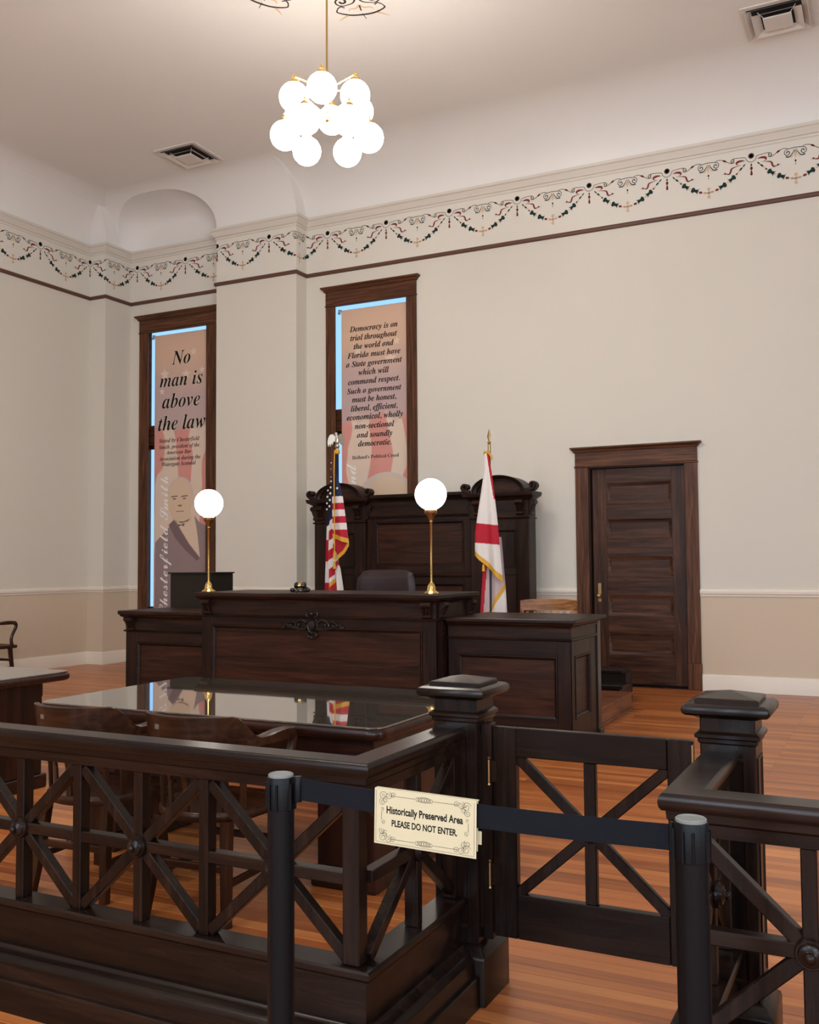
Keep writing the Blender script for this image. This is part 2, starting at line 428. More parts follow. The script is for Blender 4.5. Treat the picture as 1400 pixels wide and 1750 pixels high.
# ---- floor
fl = MB()
PY0, PY1, PX0, PX1 = 1.02, 4.42, -5.2, 1.6
RH = 0.068; BW = 2.3
for (x0, x1, y0, y1) in ((XL, XR, PY1, YW), (XL, XR, YR, PY0), (XL, PX0, PY0, PY1), (PX1, XR, PY0, PY1)):
    fl.add([(x0, y0, 0), (x1, y0, 0), (x1, y1, 0), (x0, y1, 0)], [(0, 1, 2, 3)], 0)
fl.add([(XL-0.3, YR-0.3, -0.02), (XR+0.3, YR-0.3, -0.02), (XR+0.3, YW+0.6, -0.02), (XL-0.3, YW+0.6, -0.02)], [(0, 1, 2, 3)], 1)
floor = tag(part(fl, 'floor', ['floor', 'subfloor'], None, smooth=False), 'honey brown strip pine floor of the courtroom', 'floor', kind='structure')
rows = int(round((PY1-PY0)/RH)); ry = (PY1-PY0)/rows
PM = {}
for i in range(rows):
    y0 = PY0+i*ry; x = PX0
    x1 = PX0 + 0.4 + random.random()*1.9
    while x < PX1-1e-6:
        if PX1-x1 < 0.5: x1 = PX1
        L = round(x1-x, 1) if x1 < PX1 else x1-x
        if x1 < PX1: x1 = x+L
        key = round(L, 3)
        if key not in PM:
            mb = MB(); mb.box(0, L-0.0012, 0, ry-0.0014, -0.018, 0.0, c=0.0012)
            me = bpy.data.meshes.new('plank'); me.from_pydata(mb.v, [], mb.f); me.materials.append(M['plank'])
            bm = bmesh.new(); bm.from_mesh(me); bmesh.ops.recalc_face_normals(bm, faces=bm.faces); bm.to_mesh(me); bm.free()
            PM[key] = me
        o = bpy.data.objects.new('plank', PM[key]); COL.objects.link(o); o.parent = floor; o.location = (x, y0, 0)
        x = x1; x1 = x + 1.5 + random.random()*1.6

# ---- walls
def wall_grid(mb, fn, u0, u1, holes, zs=(0, ZCH, ZRAIL, ZCOR)):
    us = sorted(set([u0, u1] + [h[0] for h in holes] + [h[1] for h in holes]))
    vz = sorted(set(list(zs) + [h[2] for h in holes] + [h[3] for h in holes]))
    for a, b_ in zip(us, us[1:]):
        for z0, z1 in zip(vz, vz[1:]):
            um, zm = (a+b_)/2, (z0+z1)/2
            if any(h[0] < um < h[1] and h[2] < zm < h[3] for h in holes): continue
            mat = 1 if zm < ZCH else (2 if zm > ZRAIL else 0)
            mb.add([fn(a, z0, 0), fn(b_, z0, 0), fn(b_, z1, 0), fn(a, z1, 0)], [(0, 1, 2, 3)], mat)
WIN = [(-10.18, -9.083, 0.78, 5.01), (-6.863, -5.766, 0.78, 5.01)]
DOOR = (-3.323, -2.185, 0.0, 2.60)
WM = ['wall', 'wainscot', 'frieze']
wl = MB(); wall_grid(wl, fRight(XL), YR, YA, [])
wall_left = tag(part(wl, 'wall_left', WM, None, smooth=False), 'plain cream wall at the left with a chair rail', 'wall', kind='structure')
wb = MB()
wall_grid(wb, fFront(YA), XL, XB, [])
wall_grid(wb, fRight(XB), YA, YW, [])
JO = 0.13
hole = lambda w_: (w_[0]-JO, w_[1]+JO, w_[2], w_[3]+0.06)
wall_grid(wb, fFront(YW), XB, XD, [hole(WIN[0])])
wall_grid(wb, lambda u, v, a: (XD, u, v), YP, YW, [])
wall_grid(wb, fFront(YP), XD, XE, [])
wall_grid(wb, fRight(XE), YP, YW, [])
wall_grid(wb, fFront(YW), XE, XR, [hole(WIN[1]), DOOR])
# lunette wall above the cornice of the window bay
xc, hw, zs, ha, ne = (XB+XD)/2, (XD-XB)/2, ZCOR, 0.60, 2.9
def arch(phi):   # phi 0..pi, left to right
    c_, s_ = cos(phi), sin(phi)
    return (xc - hw*math.copysign(abs(c_)**(2/ne), c_), zs + ha*abs(s_)**(2/ne))
AR = [arch(PI*i/48) for i in range(49)]
wall_back = tag(part(wb, 'wall_back', WM, None, smooth=False), 'cream wall behind the bench with pier, window bay and stencilled frieze', 'wall', kind='structure')
for nm, fn, a, b_, lab in (('wall_right', lambda u, v, a: (XR, u, v), YR, YW, 'cream wall beyond the right edge of the view'), ('wall_rear', lambda u, v, a: (u, YR, v), XL, XR, 'cream wall behind the viewer')):
    mb = MB(); wall_grid(mb, fn, a, b_, [], (0, ZCH, ZRAIL, ZCOR, ZCEIL)); tag(part(mb, nm, WM, None, smooth=False), lab, 'wall', kind='structure')

# ---- ceiling with coves
def prof(y0, d, t): return (y0-d*(1-cos(t)), ZCOR+HC*sin(t))
cl = MB(); NT = 14; TT = [PI/2*i/NT for i in range(NT+1)]
YC = YP-0.65     # where the back cove meets the flat
xl = lambda t: XL+0.65*(1-cos(t))
cl.add([(xl(PI/2), YR, ZCEIL), (XR, YR, ZCEIL), (XR, YC, ZCEIL), (xl(PI/2), YC, ZCEIL)], [(0, 1, 2, 3)])
TS = math.acos(1-(XB-XL)/0.65)
T_LO = [TS*i/9 for i in range(10)]; T_HI = [TS+(PI/2-TS)*i/7 for i in range(8)]; TT = T_LO+T_HI[1:]
def strip(rowfn, ts=None):
    ts = ts or TT; rowsv = [rowfn(t) for t in ts]; n = len(rowsv[0]); vs = [p for r_ in rowsv for p in r_]
    fs = [(j*n+i, j*n+i+1, (j+1)*n+i+1, (j+1)*n+i) for j in range(len(ts)-1) for i in range(n-1)]
    cl.add(vs, fs)
zt_ = lambda t: ZCOR+HC*sin(t)
def yblock(t): return YA-0.365*(1-cos(t))
def ypier(t): return YP-0.65*(1-cos(t))
strip(lambda t: [(xl(t), YR, zt_(t)), (xl(t), yblock(t), zt_(t))], T_LO)
strip(lambda t: [(xl(t), YR, zt_(t)), (xl(t), ypier(t), zt_(t))], T_HI)
strip(lambda t: [(xl(t), yblock(t), zt_(t)), (XB, yblock(t), zt_(t))], T_LO)
strip(lambda t: [(XB, yblock(t), zt_(t)), (XB, max(ypier(t), yblock(t)), zt_(t))], T_LO)
strip(lambda t: [(XD, ypier(t), zt_(t)), (XE, ypier(t), zt_(t))])
strip(lambda t: [(XE, ypier(t), zt_(t)), (XE, YW-0.91*(1-cos(t)), zt_(t))])
strip(lambda t: [(XE, YW-0.91*(1-cos(t)), zt_(t)), (XR, YW-0.91*(1-cos(t)), zt_(t))])
# unseen slab and outer faces added to keep sky light from leaking in
a_, b_, c_, d_ = XL-0.3, XR+0.3, YR-0.3, YW+0.6
cl.add([(a_, c_, 7.3), (b_, c_, 7.3), (b_, d_, 7.3), (a_, d_, 7.3)], [(0, 1, 2, 3)])
for p, q_ in (((a_, c_), (a_, d_)), ((a_, d_), (b_, d_)), ((b_, d_), (b_, c_)), ((b_, c_), (a_, c_))):
    cl.add([(p[0], p[1], 5.9), (q_[0], q_[1], 5.9), (q_[0], q_[1], 7.3), (p[0], p[1], 7.3)], [(0, 1, 2, 3)])
# window bay: vault soffit and the cove above it
sv = []; sf = []; NS = 10
for x, z in AR:          # soft niche: the lunette wall rolls forward into the arch edge
    t = math.asin(min(1, (z-ZCOR)/HC)); ye = ypier(t)
    for s_ in (0.0, 0.3): sv.append((xc+(x-xc)*s_, YW, ZCOR+(z-ZCOR)*s_))
    for k in range(NS+1):
        a_ = PI/2*k/NS; s_ = 0.55+0.45*sin(a_); sv.append((xc+(x-xc)*s_, YW-(YW-ye)*(1-cos(a_)), ZCOR+(z-ZCOR)*s_))
for i in range(48):
    for k in range(NS+2): sf.append((i*(NS+3)+k, (i+1)*(NS+3)+k, (i+1)*(NS+3)+k+1, i*(NS+3)+k+1))
cl.add(sv, sf)
cv = []; NQ = 10
for x, z in AR:
    t0 = math.asin(min(1, (z-ZCOR)/HC))
    for k in range(NQ+1):
        t = t0+(PI/2-t0)*k/NQ
        cv.append((max(x, xl(t)), ypier(t), ZCOR+HC*sin(t)))
cl.add(cv, [(i*(NQ+1)+k, (i+1)*(NQ+1)+k, (i+1)*(NQ+1)+k+1, i*(NQ+1)+k+1) for i in range(48) for k in range(NQ)])
ceiling = tag(part(cl, 'ceiling', 'ceiling', None, smooth=True, ang=30), 'pale plaster ceiling with coved edges', 'ceiling', kind='structure')

# ---- trims swept along the walls
PATH = [(XL, YR), (XL, YA), (XB, YA), (XB, YW), (XD, YW), (XD, YP), (XE, YP), (XE, YW), (XR, YW)]
mb = MB(); mb.sweep(PATH, [(0, 6.155), (0.012, 6.155), (0.016, 6.185), (0.03, 6.19), (0.034, 6.21), (0.055, 6.235), (0.06, 6.255), (0.078, 6.268), (0.082, 6.30), (0, 6.30)])
tag(part(mb, 'trim_1', 'cornice', None), 'stepped plaster cornice below the coved ceiling', 'cornice', kind='structure')
mb = MB(); mb.sweep(PATH, [(0, 5.475), (0.018, 5.475), (0.026, 5.485), (0.030, 5.505), (0.022, 5.525), (0.01, 5.53), (0, 5.53)])
tag(part(mb, 'trim_2', 'rail', None), 'thin dark brown picture rail under the frieze', 'picture rail', kind='structure')
CH = [(0, 1.065), (0.012, 1.065), (0.016, 1.085), (0.030, 1.095), (0.034, 1.12), (0.024, 1.128), (0.02, 1.145), (0, 1.15)]
BB = [(0, 0.0), (0.024, 0.0), (0.024, 0.165), (0.018, 0.178), (0.008, 0.185), (0, 0.185)]
CW = 0.186
mb = MB(); mb.sweep([(XL, YR), (XL, YA), (XB, YA), (XB, YW), (WIN[0][0]-CW, YW)], CH)
tag(part(mb, 'trim_3', 'trim', None), 'cream chair rail along the left wall up to the tall window', 'chair rail', kind='structure')
mb = MB(); mb.sweep([(WIN[0][1]+CW, YW), (XD, YW), (XD, YP), (XE, YP), (XE, YW), (WIN[1][0]-0.15, YW)], CH)
tag(part(mb, 'trim_4', 'trim', None), 'cream chair rail around the pier between the windows', 'chair rail', kind='structure')
mb = MB(); mb.sweep([(WIN[1][1]+0.15, YW), (DOOR[0]-0.16, YW)], CH)
tag(part(mb, 'trim_5', 'trim', None), 'cream chair rail between bench screen and door', 'chair rail', kind='structure')
mb = MB(); mb.sweep([(DOOR[1]+0.146, YW), (XR, YW)], CH)
tag(part(mb, 'trim_6', 'trim', None), 'cream chair rail to the right of the door', 'chair rail', kind='structure')
mb = MB(); mb.sweep([(XL, YR), (XL, YA), (XB, YA), (XB, YW), (XD, YW), (XD, YP), (XE, YP), (XE, YW), (DOOR[0]-0.165, YW)], BB)
tag(part(mb, 'baseboard_left', 'trim', None), 'cream baseboard along the left wall and window bay', 'baseboard', kind='structure')
mb = MB(); mb.sweep([(DOOR[1]+0.15, YW), (XR, YW)], BB)
tag(part(mb, 'baseboard_back', 'trim', None), 'cream baseboard to the right of the door', 'baseboard', kind='structure')

# ---- windows
def crown(mb, x0, x1, y0, z0, z1, proj):
    """crown moulding cap swept round three sides of a head casing"""
    h = z1-z0
    pr = [(0, z0), (proj*0.25, z0), (proj*0.35, z0+h*0.25), (proj*0.8, z0+h*0.6), (proj, z0+h*0.7), (proj, z1), (0, z1)]
    mb.sweep([(x0, YW), (x0, y0), (x1, y0), (x1, YW)], pr)
    mb.box(x0, x1, y0, YW, z0, z1)
def window(n, wx, cw, label):
    x0, x1, z0, z1 = wx
    t = thing('window_%d' % n, label, 'window', ((x0+x1)/2, YW, z0), kind='structure')
    for a, b_ in ((x0-cw, x0), (x1, x1+cw)):
        mb = MB(); mb.box(a, b_, YW-0.025, YW, z0-0.02, z1, c=0.004); part(mb, 'casing', 'oakZ', t)
    mb = MB(); mb.box(x0-cw-0.01, x1+cw+0.01, YW-0.034, YW, z1, z1+0.018, c=0.004); mb.box(x0-cw, x1+cw, YW-0.028, YW, z1+0.018, z1+0.205, c=0.003); hd = part(mb, 'head_casing', 'oakX', t)
    mb = MB(); crown(mb, x0-cw, x1+cw, YW-0.03, z1+0.205, z1+0.27, 0.055); part(mb, 'crown_molding', 'oakX', hd)
    mb = MB(); mb.box(x0-cw-0.03, x1+cw+0.03, YW-0.07, YW+0.10, z0-0.03, z0, c=0.006); part(mb, 'window_sill', 'oakX', t)
    j0, j1, jz = x0-JO, x1+JO, z1+0.06       # opening is wider than the casing it is trimmed with
    mb = MB(); mb.box(j0-0.02, j0, YW+0.001, YW+0.2, z0, jz+0.02); mb.box(j1, j1+0.02, YW+0.001, YW+0.2, z0, jz+0.02); mb.box(j0, j1, YW+0.001, YW+0.2, jz, jz+0.02); mb.box(j0-0.02, j1+0.02, YW+0.1, YW+0.2, z0-0.03, z0)
    part(mb, 'jamb', 'oakZ', t)
    zm = 3.42
    for (sa, sb, yy) in ((z0, zm+0.18, YW+0.11), (zm-0.18, jz, YW+0.15)):
        mb = MB(); fr = 0.05; fs_ = 0.012
        mb.box(j0, j0+fs_, yy, yy+0.035, sa, sb); mb.box(j1-fs_, j1, yy, yy+0.035, sa, sb); mb.box(j0+fs_, j1-fs_, yy, yy+0.035, sa, sa+(0.3 if sa > z0 else fr)); mb.box(j0+fs_, j1-fs_, yy, yy+0.035, sb-(0.3 if sb < jz else 0.008), sb)
        s_ = part(mb, 'sash', 'oakX', t)
        mb = MB(); mb.box(j0+fs_, j1-fs_, yy+0.014, yy+0.020, sa+fr, sb-0.008); part(mb, 'pane', 'pane', s_, smooth=False)
    return t
window(1, WIN[0], CW, 'tall dark oak window in the bay left of the pier')
window(2, WIN[1], 0.15, 'tall dark oak window right of the pier')

# ---- door
x0, x1, z0, z1 = DOOR
t = thing('door_1', 'dark oak five-panel door with oak casing in the back wall', 'door', ((x0+x1)/2, YW, 0), kind='structure')
for a, b_ in ((x0-0.16, x0), (x1, x1+0.146)):
    mb = MB(); mb.box(a, b_, YW-0.028, YW, 0.30, z1, c=0.004); part(mb, 'casing', 'oakZ', t)
    mb = MB(); mb.box(a-0.006, b_+0.006, YW-0.036, YW, 0.0, 0.30, c=0.004); part(mb, 'plinth_block', 'oakZ', t)
mb = MB(); mb.box(x0-0.17, x1+0.156, YW-0.036, YW, z1, z1+0.018, c=0.004); mb.box(x0-0.16, x1+0.146, YW-0.03, YW, z1+0.018, z1+0.185, c=0.003); hd = part(mb, 'head_casing', 'oakX', t)
mb = MB(); crown(mb, x0-0.16, x1+0.146, YW-0.032, z1+0.185, z1+0.245, 0.05); part(mb, 'crown_molding', 'oakX', hd)
YD = YW+0.085
mb = MB(); mb.box(x0-0.02, x0+0.012, YW, YW+0.16, 0, z1+0.02); mb.box(x1-0.008, x1+0.02, YW, YW+0.16, 0, z1+0.02); mb.box(x0, x1, YW, YW+0.16, z1-0.012, z1+0.02); mb.box(x0+0.012, x0+0.03, YD+0.045, YW+0.16, 0, z1)
part(mb, 'jamb', 'benchZ', t)
mb = MB(); mb.box(x0-0.05, x1+0.05, YW+0.14, YW+0.16, -0.02, z1+0.05); part(mb, 'light_stop_board', 'benchZ', t)  # added behind the door to block sky light leaking under it
lx0, lx1 = x0+0.018, x1-0.012
px0, px1 = -3.135, -2.355
mb = MB(); mb.box(lx0, lx1, YD+0.03, YD+0.045, 0.02, z1-0.015); leaf = part(mb, 'door_leaf', 'doorZ', t)
PZ = [(2.145, 2.415), (1.726, 1.976), (1.276, 1.531), (0.813, 1.072), (0.352, 0.624)]
for a, b_ in ((lx0, px0), (px1, lx1)):
    mb = MB(); mb.box(a, b_, YD, YD+0.03, 0.02, z1-0.015, c=0.002); part(mb, 'stile', 'doorZ', leaf)
zz = [z1-0.015] + [v for p in PZ for v in (p[1], p[0])] + [0.02]
for i in range(0, len(zz), 2):
    mb = MB(); mb.box(px0, px1, YD+0.0005, YD+0.03, zz[i+1], zz[i], c=0.002); part(mb, 'rail', 'doorX', leaf)
for a, b_ in PZ:
    mb = MB(); fbox(mb, fFront(YD+0.03), px0, px1, a, b_, 0.0, 0.008); part(mb, 'panel', 'doorX', leaf)
    mb = MB(); ring(mb, fFront(YD), px0, px1, a, b_, [(0, -0.03), (0, 0.003), (0.006, 0.003), (0.03, -0.014), (0.045, -0.018), (0.048, -0.025)]); part(mb, 'panel_molding', 'doorX', leaf)
mb = MB(); mb.box(-3.252, -3.212, YD-0.006, YD, 0.985, 1.21, c=0.003); hp = part(mb, 'handle_plate', 'brass_dull', t)
mb = MB(); mb.lathe([(0.012, 0), (0.012, 0.03), (0.026, 0.04), (0.03, 0.055), (0.02, 0.066), (0.001, 0.068)], 16, (-3.232, YD-0.006, 1.06), Matrix.Rotation(R(90), 3, 'X')); part(mb, 'door_knob', 'brass_dull', hp)

# ---- ceiling vents
def vent(cx, cy, label):
    t = thing('ceiling_vent', label, 'vent', (cx, cy, ZCEIL), local=True, group='square ceiling air vents')
    def cone(h0, h1, za, zb, wd):
        mb = MB(); vs = []
        for h, z in ((h0, za), (h1, zb), (h1+0.012, zb-0.004), (h0+wd, za-0.004 if wd else za)):
            vs += [(-h, -h, z), (h, -h, z), (h, h, z), (-h, h, z)]
        fs = []
        for j in range(4):
            q = (j+1) % 4
            for i in range(4): k = (i+1) % 4; fs.append((j*4+i, j*4+k, q*4+k, q*4+i))
        return mb.add(vs, fs)
    mb = MB(); mb.box(-0.30, 0.30, -0.30, 0.30, -0.003, -0.001); part(mb, 'duct_opening', 'vdark', t, smooth=False)
    mb = MB()
    for (a, b_, c_, d) in ((-0.335, 0.335, -0.335, -0.275), (-0.335, 0.335, 0.275, 0.335), (-0.335, -0.275, -0.275, 0.275), (0.275, 0.335, -0.275, 0.275)): mb.box(a, b_, c_, d, -0.016, 0.0, c=0.004)
    part(mb, 'frame', 'vent', t)
    part(cone(0.155, 0.225, -0.02, -0.055, 0.012), 'louver_ring', 'vent', t, smooth=False)
    part(cone(0.235, 0.285, -0.006, -0.034, 0.010), 'louver_ring', 'vent', t, smooth=False)
    mb = MB(); mb.box(-0.135, 0.135, -0.135, 0.135, -0.062, -0.046, c=0.004); part(mb, 'center_plate', 'vent', t)
    mb = MB()
    for sx in (-1, 1):
        for sy in (-1, 1): mb.tube([(sx*0.12, sy*0.12, -0.05), (sx*0.18, sy*0.18, -0.003)], 0.004, 6)
    part(mb, 'hanger', 'vent', t)
vent(-8.355, 10.19, 'square ceiling air vent left of the chandelier')
vent(-0.93, 10.27, 'square ceiling air vent at the upper right corner')

# ---- stencilled frieze (flat print on the walls)
def blob(cx, cy, rx, ry=None, n=12, rot=0.0):
    ry = ry or rx; c_, s_ = cos(rot), sin(rot)
    return [(cx+rx*cos(a)*c_-ry*sin(a)*s_, cy+rx*cos(a)*s_+ry*sin(a)*c_) for a in [2*PI*i/n for i in range(n)]]
def stroke(pts, wd):
    """variable width ribbon -> list of quads"""
    P = [Vector(p).to_3d() for p in pts]; n = len(P); L = []; Rr = []
    for i in range(n):
        d = (P[min(i+1, n-1)]-P[max(i-1, 0)]).normalized(); nn = Vector((-d.y, d.x, 0)); w_ = wd(i/(n-1)) if callable(wd) else wd
        L.append(P[i]+nn*w_/2); Rr.append(P[i]-nn*w_/2)
    return [[tuple(L[i][:2]), tuple(Rr[i][:2]), tuple(Rr[i+1][:2]), tuple(L[i+1][:2])] for i in range(n-1)]
def spiral(cx, cy, r, a0, turns, n=16, r1=0.15):
    return [(cx+r*(1-(1-r1)*i/n)*cos(a0+turns*2*PI*i/n), cy+r*(1-(1-r1)*i/n)*sin(a0+turns*2*PI*i/n)) for i in range(n+1)]
def husk(cx, cy, s, rot):
    pts = [(-0.62, 0.30), (-0.30, 0.52), (0.05, 0.22), (0.5, 0.32), (0.72, 0.55), (0.62, 0.1), (0.8, 0), (0.62, -0.1), (0.72, -0.55), (0.5, -0.32), (0.05, -0.22), (-0.30, -0.52), (-0.62, -0.30)]
    c_, s_ = cos(rot), sin(rot); return [(cx+s*(x*c_-y*s_), cy+s*(x*s_+y*c_)) for x, y in pts]
def half_unit():
    """pieces of half a festoon: u from 0 (medallion) to 395 (mid), drawing units; list of (polygon, material)"""
    G, Rd, T, D = 0, 1, 2, 3; out = []
    for q in stroke([(48*cos(a), 48*sin(a)) for a in [-PI/2+PI/2*i/8 for i in range(9)]] + [(62, 2)], 5): out.append((q, D))
    for q in stroke([(0, -58), (0, -165)], 3): out.append((q, Rd))
    for q in stroke(spline([(60, 4), (110, 10), (150, 12), (178, 2), (186, -14), (172, -28), (156, -20)]), 5): out.append((q, D))
    for q in stroke(spiral(166, -6, 20, -1.2, 1.1), lambda t_: 4+5*t_): out.append((q, D))
    for q in stroke(spline([(150, -24), (180, -30), (215, -14), (245, 4), (275, 20), (310, 22), (338, 8)]), 5): out.append((q, D))
    out.append((blob(244, 5, 20, 9, 10, 0.5), Rd)); out.append((blob(218, -8, 10, 6, 8, 0.5), T))
    for q in stroke(spiral(326, -24, 34, 1.4, 1.35, 20), lambda t_: 5+5*t_): out.append((q, D))
    for q in stroke(spline([(338, 10), (360, 14), (395, 16)]), 6): out.append((q, D))
    for q in stroke(spline([(310, -60), (345, -62), (372, -30), (385, 0)]), lambda t_: 10*(1-t_)+3): out.append((q, G))
    for q in stroke(spline([(352, -72), (372, -58), (386, -30), (391, -4)]), lambda t_: 8*(1-t_)+3): out.append((q, T))
    # ribbons
    for q in stroke(spline([(58, -26), (95, -22), (128, -30), (132, -48), (112, -58)]), lambda t_: 4+18*math.sin(PI*min(1, t_*1.15))): out.append((q, Rd))
    for q in stroke(spline([(92, -62), (140, -68), (178, -80), (188, -104), (200, -126), (232, -122), (262, -118)]), lambda t_: 3+14*math.sin(PI*t_)**2): out.append((q, Rd))
    out.append((blob(240, -116, 9, 9, 10), Rd))
    # garland
    out.append((blob(66, -70, 18, 6, 8, -0.8), G)); out.append((blob(95, -98, 20, 8, 10, -0.75), G)); out.append((blob(118, -120, 9, 9, 8), T)); out.append((blob(134, -138, 13, 8, 8, -0.7), Rd))
    out.append((husk(175, -174, 52, -0.62), G)); out.append((blob(215, -203, 11, 11, 8), T)); out.append((husk(262, -228, 54, -0.42), G)); out.append((blob(318, -256, 18, 12, 8, -0.2), Rd))
    for q in stroke([(335, -262), (395, -272)], 4): out.append((q, T))
    out.append((blob(362, -268, 15, 13, 8), T))
    return out
HU = half_unit(); SU, SV = 1/742.0, 1/818.0
segs = []; s = 0.0
SP = PATH[:]; 
for a, b_ in zip(SP, SP[1:]):
    L = math.dist(a, b_); segs.append((s, s+L, a, b_)); s += L
def smap(s_, v, off):
    for s0, s1, a, b_ in segs:
        if s_ <= s1+1e-6: break
    k = (s_-s0)/(s1-s0); dx, dy = (b_[0]-a[0])/(s1-s0), (b_[1]-a[1])/(s1-s0)
    return (a[0]+(b_[0]-a[0])*k+dy*off, a[1]+(b_[1]-a[1])*k-dx*off, v)
sA = segs[1][0]
S_MED = [YA-3.85-YR, YA-2.9-YR, YA-1.93-YR, 9.983-YR, sA-0.008, segs[3][0]+(-10.434-XB), segs[3][0]+(-9.494-XB), segs[5][0]+0.01, segs[5][0]+(-7.794-XD)] + [segs[7][0]+(x-XE) for x in (-6.991, -6.068, -5.132, -4.19, -3.257, -2.316, -1.369, -0.43, 0.51, 1.45)]
CORN = [g[0] for g in segs[1:]]
ZM = 6.052
def emit_stencil(pieces, parent, nm):
    bm = bmesh.new()
    for poly, mat in pieces:
        vs = [bm.verts.new((u, v, 0)) for u, v in poly]
        try: f = bm.faces.new(vs); f.material_index = mat
        except ValueError: pass
    u0 = min(v.co.x for v in bm.verts); u1 = max(v.co.x for v in bm.verts)
    for c_ in CORN:
        if u0 < c_ < u1: bmesh.ops.bisect_plane(bm, geom=bm.verts[:]+bm.edges[:]+bm.faces[:], plane_co=(c_, 0, 0), plane_no=(1, 0, 0))
    bm.normal_update()
    me = bpy.data.meshes.new(nm)
    for v in bm.verts:
        # choose the segment by the neighbouring face centre so corner vertices stay on their own wall
        v.co = v.co
    vs = []; fs = []; ms = []
    for f in bm.faces:
        cu = f.calc_center_median().x; k = len(vs)
        for v in f.verts:
            uu = v.co.x
            for s0, s1, a, b_ in segs:
                if s0 <= cu <= s1: break
            kk = (uu-s0)/(s1-s0); dx, dy = (b_[0]-a[0])/(s1-s0), (b_[1]-a[1])/(s1-s0)
            vs.append((a[0]+(b_[0]-a[0])*kk+dy*0.002, a[1]+(b_[1]-a[1])*kk-dx*0.002, v.co.y))
        fs.append(tuple(range(k, k+len(f.verts)))); ms.append(f.material_index)
    bm.free(); me.from_pydata(vs, [], fs)
    for q in ('stgreen', 'stred', 'sttan', 'stdark'): me.materials.append(M[q])
    me.polygons.foreach_set('material_index', ms)
    o = bpy.data.objects.new(nm, me); COL.objects.link(o); o.parent = parent
    return o
for i, sm in enumerate(S_MED):
    par = wall_left if sm < sA-0.1 else wall_back
    pcs = [(blob(sm, ZM+0.012, 0.032, 0.032, 16), 3), (blob(sm, ZM+0.012, 0.018, 0.018, 12), 0)]
    for v, r_ in ((-76, 9), (-108, 14), (-140, 9), (-160, 13)): pcs.append((blob(sm, ZM+v*SV, r_*SU*0.8, r_*SV*1.3, 8), 1))
    for sgn, nb in ((1, i+1), (-1, i-1)):
        if not 0 <= nb < len(S_MED): continue
        kx = abs(S_MED[nb]-sm)/2/395
        for poly, mat in HU: pcs.append(([(sm+sgn*u*kx, ZM+v*SV) for u, v in poly], mat))
    emit_stencil(pcs, par, 'stencil_festoon')
    if i < len(S_MED)-1:   # cross and drop at the middle of the swag
        mid = (sm+S_MED[i+1])/2; pcs = []
        for dx, dy in ((0, 0), (0, 38), (0, -38)): pcs.append((blob(mid+dx*SU, ZM+(-273+dy)*SV, 16*SU, 17*SV, 8), 2))
        pcs.append(([(mid-0.002, ZM-311*SV), (mid+0.002, ZM-311*SV), (mid+0.002, ZM-235*SV), (mid-0.002, ZM-235*SV)], 2))
        pcs.append((blob(mid, ZM-108*SV, 0.009, 0.016, 8), 0)); pcs.append((blob(mid, ZM-136*SV, 0.005, 0.009, 8), 1)); pcs.append((blob(mid, ZM-40*SV, 0.012, 0.05, 8), 2))
        emit_stencil(pcs, wall_left if mid < sA else wall_back, 'stencil_cross')
# painted scrollwork around the chandelier on the ceiling
def ceil_scroll(cx, cy, ang, sc_):
    pcs = []; D, T = 3, 2
    for q in stroke(spline([(-0.9, 0.1), (-0.95, 0.35), (-0.5, 0.62), (0, 0.68), (0.5, 0.62), (0.95, 0.35), (0.9, 0.1)], 8), lambda t_: 0.04+0.06*sin(PI*t_)): pcs.append((q, D))
    for sx in (-1, 1):
        for q in stroke(spline([(sx*0.9, 0.1), (sx*0.75, -0.02), (sx*0.6, 0.08)], 6), 0.06): pcs.append((q, D))
        for q in stroke(spline([(sx*0.55, 0.6), (sx*0.75, 0.72), (sx*1.05, 0.95)], 6), lambda t_: 0.12*(1-t_)+0.02): pcs.append((q, T))
        for q in stroke(spiral(sx*0.62, -0.35, 0.3, PI/2, sx*-1.3, 20), lambda t_: 0.06+0.06*t_): pcs.append((q, D))
        for q in stroke(spline([(sx*0.62, -0.05), (sx*0.2, -0.2), (sx*0.1, -0.55), (sx*0.5, -1.0), (sx*1.1, -1.3)], 8), lambda t_: 0.05+0.06*t_): pcs.append((q, D))
        for q in stroke(spline([(0, 0.0), (sx*0.15, 0.18), (sx*0.4, 0.2), (sx*0.5, 0.34)], 6), lambda t_: 0.1*(1-t_)+0.03): pcs.append((q, T))
    for q in stroke([(0, 0.05), (0, 0.4)], lambda t_: 0.05+0.08*sin(PI*t_)): pcs.append((q, D))
    for q in stroke([(0, 0.6), (0.06, 1.0)], 0.03): pcs.append((q, D))
    mb = MB(); c_, s_ = cos(ang), sin(ang)
    for poly, mat in pcs: mb.add([(cx+sc_*(x*c_-y*s_), cy+sc_*(x*s_+y*c_), ZCEIL-0.002) for x, y in poly], [tuple(range(len(poly)))], mat)
    return part(mb, 'stencil_scroll', ['stgreen', 'stred', 'sttan', 'stdark'], ceiling, smooth=False)
for k in range(8):
    a = PI/2 + 0.27 + k*PI/4
    rr = 1.15
    ceil_scroll(-4.28+rr*cos(a), 7.04+rr*sin(a), a-PI/2, 0.25)
